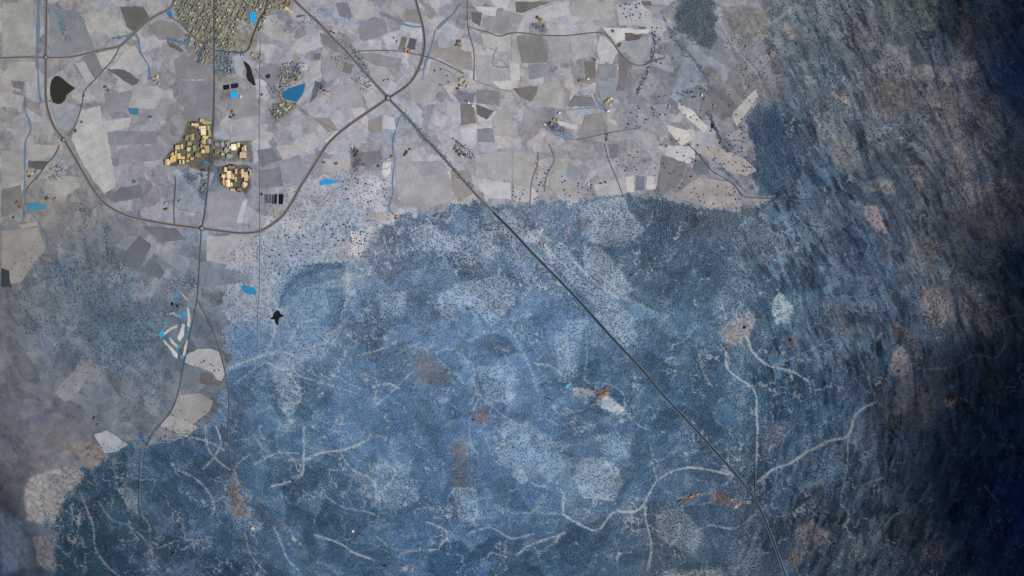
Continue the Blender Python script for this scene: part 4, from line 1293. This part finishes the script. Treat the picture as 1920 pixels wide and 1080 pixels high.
# ------------------------------------------------------------------ buildings
def box_roof(L, Wd, H, c, flat, seed):
    """wall mesh and roof mesh of one building, L by Wd metres; the roof is a low gable (or flat with a kerb and rooflights)"""
    r = random.Random(seed); l, w_ = L / 2, Wd / 2
    WV = [(-l, -w_, -3), (l, -w_, -3), (l, w_, -3), (-l, w_, -3), (-l, -w_, H), (l, -w_, H), (l, w_, H), (-l, w_, H)]
    WF = [(0, 1, 5, 4), (1, 2, 6, 5), (2, 3, 7, 6), (3, 0, 4, 7)]
    wall = fast_mesh('wall', WV, WF, None, M_WALL)
    V, F, Cc = [], [], []
    def quad(a, b, c_, d, cc):
        n = len(V); V.extend([a, b, c_, d]); F.append((n, n + 1, n + 2, n + 3)); Cc.extend([cc] * 4)
    def bx_(x0, y0, x1, y1, z0, z1, cc):
        quad((x0, y0, z1), (x1, y0, z1), (x1, y1, z1), (x0, y1, z1), cc); quad((x0, y0, z0), (x1, y0, z0), (x1, y0, z1), (x0, y0, z1), cc)
        quad((x1, y0, z0), (x1, y1, z0), (x1, y1, z1), (x1, y0, z1), cc); quad((x1, y1, z0), (x0, y1, z0), (x0, y1, z1), (x1, y1, z1), cc); quad((x0, y1, z0), (x0, y0, z0), (x0, y0, z1), (x0, y1, z1), cc)
    m_ = sum(c) / 3; c = [min(245, .80 * v + .20 * m_) for v in c]; base = alb(c); e = .6
    if flat:
        bx_(-l - e, -w_ - e, l + e, w_ + e, H, H + .5, base)
        n = max(1, int(L / 22))
        for i in range(n):
            x = -l + (i + .5) * L / n; bx_(x - 1.6, -w_ * .7, x + 1.6, w_ * .7, H + .5, H + 1.1, base * r.choice([.55, .7, 1.25]))
    else:
        nb = max(1, int(round(Wd / 15)))
        for i in range(nb):
            y0 = -w_ - e + i * (Wd + 2 * e) / nb; y1 = y0 + (Wd + 2 * e) / nb; ym = (y0 + y1) / 2; kb = r.choice([.62, .95, 1.05, 1.3]) if nb > 1 else 1; rz = H + .35 + .16 * (y1 - y0)
            quad((-l - e, y0, H + .2), (l + e, y0, H + .2), (l + e, ym, rz), (-l - e, ym, rz), base * kb)
            quad((-l - e, ym, rz), (l + e, ym, rz), (l + e, y1, H + .2), (-l - e, y1, H + .2), base * kb)
            for sx_ in (-l - e, l + e):
                n = len(V); V.extend([(sx_, y0, H + .2), (sx_, y1, H + .2), (sx_, ym, rz), (sx_, ym, rz - .01)]); F.append((n, n + 1, n + 2, n + 3)); Cc.extend([base * .8] * 4)
    roof = fast_mesh('roof', V, F, np.array(Cc), M_ROOF)
    return wall, roof
def building(name, px, py, lw, ww, rot, c, label, cat, group, H=9, flat=False, seed=0):
    L, W_ = lw * 3, ww * 3
    t = new_obj(name, None, label=label, cat=cat, group=group)
    t.location = (X(px), Y(py), float(height(px, py)) + 1.2); t.rotation_euler.z = R(rot)
    a, b = box_roof(L, W_, H, c, flat, seed)
    new_obj('wall', a, t); new_obj('roof', b, t)
    r = random.Random(seed * 7 + 3)
    if name == 'warehouse' and L * W_ > 300:
        for k_ in range(2 if L * W_ > 500 else 1):
            al, aw = r.uniform(.25, .6) * L, r.uniform(5, 9); sd_ = 1 if k_ else -1
            f_ = r.choice([.45, .6, .8, 1.1]); cc = [v * f_ for v in c]
            q = new_obj('annex', box_roof(al, aw, H * .55 + k_, [min(v, 245) for v in cc], True, seed + k_)[1], t)
            q.location = (r.uniform(-.3, .3) * (L - al), sd_ * (W_ / 2 + aw / 2 + 1.2), 0)
    return t

EST = '''366 234 14 5 210 172 124
379 226 8 7 170 160 106
388 229.5 18 6 165 140 100
381.5 245 10 18 218 188 146
374.5 239 4 5 205 180 140
390.5 240 6 8 160 146 102
393.5 250 6 13 132 130 96
385.5 257 11 5 202 162 104
360.5 257 8 12 152 132 88
350.5 258 6 8 132 122 84
382 265.5 8 9 168 150 104
392.5 265 7 9 132 132 136
355.7 269.5 8 7 152 132 104
354 279.5 7 7 198 176 114
333.5 276 9 8 192 162 104
341.5 275 4 8 204 182 124
330 287 3 10 202 162 104
323.5 289.5 6 7 172 146 98
325 299 11 8 212 170 104
335.5 293 7 11 206 166 108
343.5 296 7 5 216 166 98
338 304 3.4 8 198 164 110
344 304 4 8 200 164 104
314 304.5 8 12 196 170 114
354 291 7 6 152 140 88
352 301.5 6 4 176 154 94
360.5 297.5 6 5 168 150 112
365 278 6 12 126 124 88
371.5 290.5 10 8 142 120 68
380.7 284 6.5 7 202 180 122
389 280 8 14 172 146 88
378 274 3 6 160 150 116
383 274 4.4 5 162 130 84
438.5 276 10 12 238 208 170
447 272 5 9 192 182 138
459.5 278 5 11 188 172 134
456 291 13 11 192 156 128
425.5 281 9 7 142 138 120
418 289 6 5 172 150 116
407 285 8 9 116 112 84
407 270.5 8 7 126 124 102
417 270.5 5 10 136 138 130
428 269.5 5 10 136 138 126
431 292 12 6 142 140 130
423 318 5 9 202 182 138
430 328 8 15 226 192 144
427 343.5 9 14 228 188 138
419.5 330 7 6 216 186 138
419.8 341.5 3 13 202 166 118
434.6 346 3 7 238 206 152
437 332 5 9 192 156 112
443 321.5 4 10 186 160 112
442 336.5 4 9 182 156 94
454.5 325 5.5 16 192 166 122
461.5 331 7 17 202 170 118
458 346.5 6 11 192 166 122
436.5 355.5 9 4 178 152 104
470 323.5 2.4 10 186 160 122
449 355 8 5 122 106 74
434 313.5 14 5 122 116 88
440.5 345.5 7 7 98 90 58
467 318 4 4 112 140 150'''
def tint(c):
    r, g, b = c; v = max(c)
    if v > 222: return 'bright cream'
    if b > r: return 'blue grey'
    if r - b > 85 and v > 190: return 'golden tan'
    if r - b > 60 and v > 190: return 'warm sand'
    if v > 185: return 'pale buff'
    if v > 160: return 'ochre'
    if r - b > 40: return 'dark olive'
    return 'dull grey'
def shape(L, W_):
    a = max(L, W_); e = a / min(L, W_)
    s = 'huge' if L * W_ > 150 else 'large' if L * W_ > 90 else 'medium' if L * W_ > 45 else 'small'
    return s, ('long narrow' if e > 2.4 else 'oblong' if e > 1.35 else 'square')
ORD = ['', 'second ', 'third ', 'fourth ', 'fifth ', 'sixth ', 'seventh ', 'eighth ', 'ninth ', 'tenth ']
def block(x, y):
    if y > 307 and x > 404: return 'the southern estate block'
    if x > 402: return 'the eastern estate block'
    if y < 267: return 'the northern estate tip'
    if x < 349: return 'the western estate corner'
    return 'the middle estate block'
rows = []
for l in EST.splitlines():
    x, y, a, b, r, g, bb = nums(l); s, e = shape(a, b); rows.append((x, y, a, b, (r, g, bb), f'{s} {e} warehouse with {tint((r, g, bb))} roof', block(x, y)))
cnt = {}
for i, (x, y, a, b, c, d, bl) in enumerate(rows):
    same = sorted([q for q in rows if q[5] == d and q[6] == bl], key=lambda q: q[1])
    k = same.index(rows[i]); lb = f'{d} in {bl}' if len(same) == 1 else f'{ORD[k]}northernmost {d} in {bl}'.replace('northernmost northernmost', 'northernmost')
    lb = lb.strip()
    c = tuple(v * 1.08 for v in c); a *= .93; b *= .93; L, W_ = (a, b); rot = 3.0
    if b > a: L, W_ = b, a; rot = 93.0
    building('warehouse', x, y, L, W_, -rot + (6 if rot > 90 else 0), c, lb, 'warehouse', 'warehouses on the estate', H=9 + (i % 4), flat=(i % 3 == 0), seed=i)

# farmsteads and works out in the fields:  place | x y length width turn r g b ...
FARMS = '''on the small farmstead beside the stream below the ring road|288 147 6 4 10 190 140 90|295 144 5 4 80 205 180 140|291 151 4 3 0 150 110 70|298 157 4 3 30 150 160 170
of the works beside the two black and blue ponds|452 181 4 4 0 212 188 160
of the brown roofed yard south of the blue pitch|436 209 6 3 80 120 84 60|439 216 5 3 60 90 70 64|433 220 4 3 10 70 66 60
of the cream halls where the highway leaves the town|538 17 9 5 -30 214 176 136|545 22 7 4 -20 200 160 116|536 6 8 6 60 132 96 44
of the dark yard by the highway south of the town|562 31 8 3 10 112 84 54|570 30 5 2 0 130 104 70
of the rust roofed farm east of the highway|622 59 4 4 0 138 96 76|627 62 3 3 20 120 84 66
at the edge of the new suburb facing the triangle field|492 178 5 3 50 150 100 62
of the farm by the striped plots at the ring road|763 92 6 3 0 196 140 104|768 96 5 4 10 180 120 90|760 97 3 3 20 150 110 90
of the pinkish stable rows north of the striped plots|741 72 4 3 0 176 164 160|746 78 4 3 90 160 150 150
of the olive farm in the grey field|861 78 7 5 10 128 96 46|857 84 4 3 20 96 74 50|864 86 4 3 0 150 120 70
of the large walled hamlet beside the north south lane|864 150 8 4 60 176 158 120|872 155 7 3 40 168 148 110|876 162 6 3 70 172 154 122|866 161 6 3 0 158 140 110|870 146 5 3 20 166 152 128|861 160 4 3 90 120 84 66|859 166 4 3 0 92 60 56
of the works below the walled hamlet|879 193 4 3 0 235 215 170|874 190 3 3 0 130 96 70|886 199 3 2 0 214 210 206
of the brown farm east of the reservoir|604 165 5 3 80 96 70 66|610 170 4 3 20 112 84 70|618 172 5 3 0 140 126 110
of the pale farm below the highway verge|722 151 5 3 20 150 144 140|729 149 3 3 0 140 124 112
of the orange farm by the dark orchard|1014 37 6 5 10 146 112 54|1008 33 5 4 60 92 70 62|1020 50 4 3 50 120 84 66|1016 42 4 3 0 170 156 140
of the bright farm on the stream junction|1141 188 7 4 50 206 158 90|1137 192 6 4 0 178 130 72|1146 185 4 3 80 226 206 176|1141 208 6 3 30 222 214 206|1145 196 4 3 0 190 170 140
of the farm by the dark square field|1103 148 4 3 0 214 206 196|1088 152 5 4 10 126 100 80|1113 111 4 2 10 110 84 76|1116 113 3 3 60 96 70 72
of the olive roofed farm on the blue scrub knoll|1034 232 7 5 60 142 112 58|1046 226 6 4 80 170 148 110|1040 223 5 4 20 150 132 100|1022 234 5 2 -25 214 210 206|1049 212 4 3 40 216 212 208
of the farm at the head of the dark lane|1138 262 5 3 80 112 88 66|1140 252 4 3 70 124 104 78
of the amber roofed farm by the slanting field edge|1322 186 6 4 60 158 106 56|1316 178 5 2 70 222 212 190|1340 198 4 3 30 176 132 112
of the tiny yard at the end of the track|1158 127 3 2 0 214 204 180
of the farm on the ridge road|1400 87 4 3 30 158 120 70|1402 130 4 3 0 140 120 72
of the dark farm east of the highway bend|857 284 6 4 70 96 64 60|862 290 5 3 60 84 56 54|854 279 5 4 20 130 104 72|872 291 4 3 0 96 56 46
of the red farm inside the ring road|631 307 5 4 10 150 78 66|608 305 4 3 0 104 92 90
of the dark farm in the broken fields|666 281 6 4 80 96 78 70|672 285 6 4 60 124 96 66|668 292 5 3 80 90 72 64|665 313 4 3 30 124 90 54|682 309 4 3 0 110 86 70
of the brown farm between canal and highway|763 286 7 4 60 108 86 54|769 280 5 3 30 112 96 70|759 291 4 3 60 90 74 54
of the sheds beside the white terraces|735 293 4 4 0 128 92 54|711 312 5 4 60 124 98 62|728 299 6 2 15 196 192 188
of the long striped sheds by the stream mouth|746 405 6 2 5 170 150 160|752 406 6 2 5 126 96 110|743 409 4 3 10 150 76 56
of the villa where the pale fields meet the wood|676 477 4 3 20 200 184 180|678 483 3 3 40 176 150 140
of the gold roofed cabin in the southern clearing|1021 459 4 2.4 50 226 176 96|1013 456 4 2 40 150 110 96
of the white farmhouse in the dotted pasture|1104 345 3 2.4 10 226 222 214|1127 344 5 2 0 84 72 76|1136 342 3 3 30 96 80 82
of the farm in the round pale glade|1185 516 5 4 20 96 70 66|1192 513 4 3 0 160 150 148
of the red hut by the dotted clearing|880 580 5 3 -20 122 70 62
of the winged amber farm in the southern wood|1137 736 9 4 15 166 112 54|1124 735 8 3 -25 132 92 54|1137 727 8 2.6 60 138 92 50|1126 741 10 2.6 25 142 106 76|1113 730 4 3 0 74 56 60
of the hut by the tiny southern pond|888 787 4 3 10 96 62 48
of the amber huts at the south end of the pale glade|1362 649 4 3 30 150 104 66|1364 655 4 3 80 130 92 62
of the brown hut where the tracks meet|551 902 4 3 40 96 58 52
of the white shed in the southern woods|662 996 4 4 20 196 192 198
of the bright hut on the wooded ridge|932 840 6 2 10 218 184 140
of the reddish sheds beside the bare red plot|1297 931 9 2.6 25 176 118 84|1276 940 8 3 30 120 80 70|1308 927 4 2 20 212 160 116
of the cream hut by the red plot|1372 937 5 3 -20 176 136 112|1380 949 5 4 10 188 160 134
of the brown hut in the fan shaped clearing|368 973 4 3 20 112 62 56
of the cream hut below the fan shaped clearing|474 991 6 4 -30 196 180 168
of the orange farm by the western lane|60 325 5 5 20 206 162 100|54 323 4 4 0 176 150 110|56 331 5 3 10 110 70 60|68 322 4 3 50 146 110 96
of the hamlet at the western stream bend|33 380 5 4 40 110 96 84|38 388 4 3 0 96 84 84|89 372 6 5 30 92 76 78|26 408 5 3 50 92 80 96|105 372 6 3 50 150 132 104
of the farm in the scrub north of the ring road|312 381 4 4 10 166 160 150|338 377 5 4 30 146 132 96|311 392 7 3 20 62 66 54
of the walled yard below the estate|381 330 4 4 0 128 110 90|379 355 6 4 60 130 122 96|383 348 4 3 20 100 86 72|381 319 9 3 -5 66 60 36
of the brown farm on the lonely track|158 180 5 3 60 124 96 96
of the farm by the scrubby pale knoll|198 163 5 3 20 82 78 70|204 170 4 3 60 96 96 100
of the brown huts on the western slope|178 784 6 4 40 92 74 78|186 796 4 3 10 110 96 90
of the hut above the southern wood edge|312 819 4 3 20 124 92 90
of the farm in the tan hollow under the ridge|1780 748 8 2.4 5 104 70 34
of the reddish hut among eastern fields|1484 638 5 4 30 84 62 60
of the amber yard at the southern edge|1486 1042 4 3 70 128 100 56|1488 1050 5 3 80 120 94 54'''
BIG = ['largest', 'second largest', 'third largest', 'fourth largest', 'fifth largest', 'sixth largest', 'smallest']
n = 0
def farm_tint(c):
    r, g, b = c; v = max(c)
    if r > 1.6 * b and v > 115: return 'amber roofed'
    if v > 195: return 'pale cream roofed'
    if r > g * 1.25: return 'rust roofed'
    if v > 150: return 'buff roofed'
    if b >= r: return 'slate roofed'
    return 'dark brown roofed'
for l in FARMS.splitlines():
    q = l.split('|'); hs = sorted([nums(s) for s in q[1:]], key=lambda h: -h[2] * h[3])
    for k, h in enumerate(hs):
        x, y, a, b, rot, r, g, bb = h; n += 1
        lb = f'{farm_tint((r, g, bb))} barn, {BIG[k]} {q[0]}'.replace(' roofed barn', ' barn') if len(hs) > 1 else f'{farm_tint((r, g, bb))} barn {q[0]}'
        building('farm_building', x, y, a, b, rot, (r, g, bb), lb, 'farm building', 'farm buildings out in the country', H=5 + n % 3, flat=False, seed=n + 500)

# sports pitches: blue turf on a raised kerbed pad
for px, py, a, b, rot, lb in ((474.3, 32.5, 11.6, 18, 0, 'bright blue sports pitch at the east side of the town'), (438.7, 177.5, 13.5, 12.5, -4, 'bright blue sports pitch beside the navy pond')):
    L, W_ = a * 1.5, b * 1.5
    t = new_obj('sports_pitch', None, label=lb, cat='pitch', group='blue sports pitches'); t.location = (X(px), Y(py), float(height(px, py)) + 2); t.rotation_euler.z = R(-rot)
    V = [(-L, -W_, 1), (L, -W_, 1), (L, W_, 1), (-L, W_, 1)]
    new_obj('turf', fast_mesh('turf', V, [(0, 1, 2, 3)], np.tile(alb((44, 156, 218)), (4, 1)), M_FIELD), t)
    K = [(-L, -W_), (L, -W_), (L, W_), (-L, W_)]; V = [(x, y, z) for z in (-2, 1.3) for x, y in K] + [(x * 1.06, y * 1.05, z) for z in (-2, 1.3) for x, y in K]
    F = []
    for i in range(4):
        j = (i + 1) % 4; F += [(4 + i, 4 + j, 12 + j, 12 + i)[::-1], (8 + i, 8 + j, 12 + j, 12 + i), (4 + i, j + 4, j, i)]
    new_obj('kerb', fast_mesh('kerb', V, F, np.tile(alb((120, 126, 126)), (16, 1)), M_ROOF), t)

# bunkers, greens and the pool-blue ponds of the triangular resort by the south road
RES = table('''
172 170 172 1: 300 628 304 624 332 608 333 614 320 620 306 630
188 186 186 1: 341 606 347 608 344 630 336 640 332 634 338 622
182 178 176 1: 305 636 312 640 334 664 333 672 326 668
178 174 172 1: 316 632 324 636 336 652 333 654 322 644
180 176 176 1: 349 640 353 638 350 655 346 668 342 668 345 652
176 174 174 1: 350 574 355 580 358 600 356 614 351 612 352 594
150 148 150 1: 340 550 354 560 352 564 342 558
140 140 146 1: 312 588 326 584 336 592 334 596 322 589 314 592
''')
for (r, g, b, _), poly in RES: sheet('fairway', poly, (float(r), float(g), float(b)), 1.9, M_FIELD)
for poly in (pts('299 622 306 620 308 628 302 634 297 630'), pts('328 551 336 550 335 558 329 556'), pts('342 584 350 586 350 592 343 592'), pts('336 590 341 592 340 598 335 596'),
             pts('350 615 355 615 354 621 350 620'), pts('332 648 338 650 336 654 332 653'), pts('338 667 346 666 344 672 338 672'), pts('308 602 312 602 310 607 307 606'), pts('323 562 328 562 327 567 323 566')):
    sheet('pond', poly, (46, 148, 206), 2.4, M_WATER, wob=.3)

# town houses: streets on a slant; the 300 largest as things, the rest of the town as one mass
TOWNS = [(pts('326 6 336 -30 546 -30 520 8 505 18 488 58 470 44 446 40 440 64 446 68 440 90 404 92 372 78 346 54'), 27, 5.3, 'small ochre roofed house in the crowded old town', 'houses of the old town'),
         (pts('348 60 400 98 400 124 386 122 372 104 350 86'), 27, 5.6, 'small drab house in the terraces hanging off the western edge of town', 'houses on the western edge of town'),
         (pts('404 100 438 100 442 140 406 142'), 4, 7.5, 'small house among teal gardens south of the town crossroads', 'houses south of the town crossroads'),
         (pts('468 92 492 98 496 118 476 118'), 20, 6, 'small house in the round suburb by the black pond', 'houses of the round suburb'),
         (pts('528 122 560 114 570 146 545 158 525 160 520 150'), 30, 6.2, 'small house on the wooded slope north of the blue reservoir', 'houses north of the blue reservoir'),
         (pts('512 165 535 160 528 172 530 184 515 182 506 172'), 30, 6.4, 'small house on the west bank of the blue reservoir', 'houses west of the blue reservoir'),
         (pts('506 204 530 190 556 196 548 206 525 228 510 220'), -42, 5.6, 'small golden roofed house in the suburb south of the blue reservoir', 'houses south of the blue reservoir'),
         (pts('500 -30 548 -30 552 8 522 22 504 20'), 20, 7.5, 'small house under teal trees where the highway passes the town', 'houses beside the highway')]
HC = [(136, 130, 110), (120, 116, 98), (152, 144, 118), (108, 106, 100), (122, 108, 98), (182, 168, 132), (98, 98, 94), (112, 118, 118)]
HM = []
for hi, hc in enumerate(HC):
    for a, b in ((12, 7.5), (9, 8)):
        wl, rf = box_roof(a, b, 6, hc, False, hi)
        # one small mesh: walls below, roof above
        def arr(me):
            v = np.zeros(len(me.vertices) * 3); me.vertices.foreach_get('co', v); f = np.zeros(len(me.loops), np.int32); me.loops.foreach_get('vertex_index', f); return v.reshape(-1, 3), f.reshape(-1, 4)
        v1, f1 = arr(wl); v2, f2 = arr(rf); cc = np.concatenate([np.tile(alb((150, 142, 130)), (len(v1), 1)), np.tile(alb(hc), (len(v2), 1))])
        HM.append((np.concatenate([v1, v2]), np.concatenate([f1, f2 + len(v1)]), cc)); bpy.data.meshes.remove(wl); bpy.data.meshes.remove(rf)
HME = [fast_mesh('house', v, f, c, M_ROOF) for v, f, c in HM]
houses = []
for poly, ang, sp, lb, gp in TOWNS:
    xs = [p[0] for p in poly]; ys = [p[1] for p in poly]; cx, cy = sum(xs) / len(xs), sum(ys) / len(ys); ca, sa = math.cos(R(ang)), math.sin(R(ang)); m = int(160 / sp)
    for i in range(-m, m):
        for j in range(-m, m):
            if j % 4 == 0 and random.random() < .8: continue                      # streets
            u = i * sp * .82 + random.uniform(-1.4, 1.4); v = j * sp * .95 + random.uniform(-1.3, 1.3)
            x = cx + u * sa + v * ca; y = cy - u * ca + v * sa
            if not inside(np.array(x), np.array(y), poly) or random.random() < .22: continue
            if not (-8 < y < 240): continue
            if 466 < x < 482 and 21 < y < 44: continue
            houses.append((x, y, 90 - ang + (90 if random.random() < .3 else 0) + random.uniform(-6, 6), random.uniform(.5, 1.4), lb, gp))
random.shuffle(houses)
near = np.array([h[:2] for h in houses]); rd = np.full(len(near), 1e9)
for (nm, wd, *_), line in ROADS[:17]: rd = np.minimum(rd, edge_dist(near[:, 0], near[:, 1], smooth_line(line, 12), False) - float(wd) / 2)
houses = [h for h, d in zip(houses, rd) if d > 2.4]
inv = [h for h in houses if h[1] > 1.5]; outv = [h for h in houses if h[1] <= 1.5]
inv.sort(key=lambda h: -h[3]); things = inv[:298]; rest = inv[298:] + outv
print('houses', len(houses))
for x, y, a, s, lb, gp in things:
    o = new_obj('house', random.choice(HME), label=lb, cat='house', group=gp); o.location = (X(x), Y(y), float(height(x, y)) + 1.2); o.rotation_euler.z = R(a); o.scale = (s, s, 1)
if rest:
    Vs, Fs, Cs = [], [], []; off = 0
    for x, y, a, s, *_ in rest:
        v, f, c = random.choice(HM); ca, sa = math.cos(R(a)), math.sin(R(a))
        Vs.append(np.stack([X(x) + s * (v[:, 0] * ca - v[:, 1] * sa), Y(y) + s * (v[:, 0] * sa + v[:, 1] * ca), v[:, 2] + float(height(x, y)) + 1.2], -1)); Fs.append(f + off); Cs.append(c); off += len(v)
    new_obj('town_houses', fast_mesh('town_houses', np.concatenate(Vs), np.concatenate(Fs), np.concatenate(Cs), M_ROOF), label='smallest roofs filling in the crowded old town', cat='houses', kind='stuff')
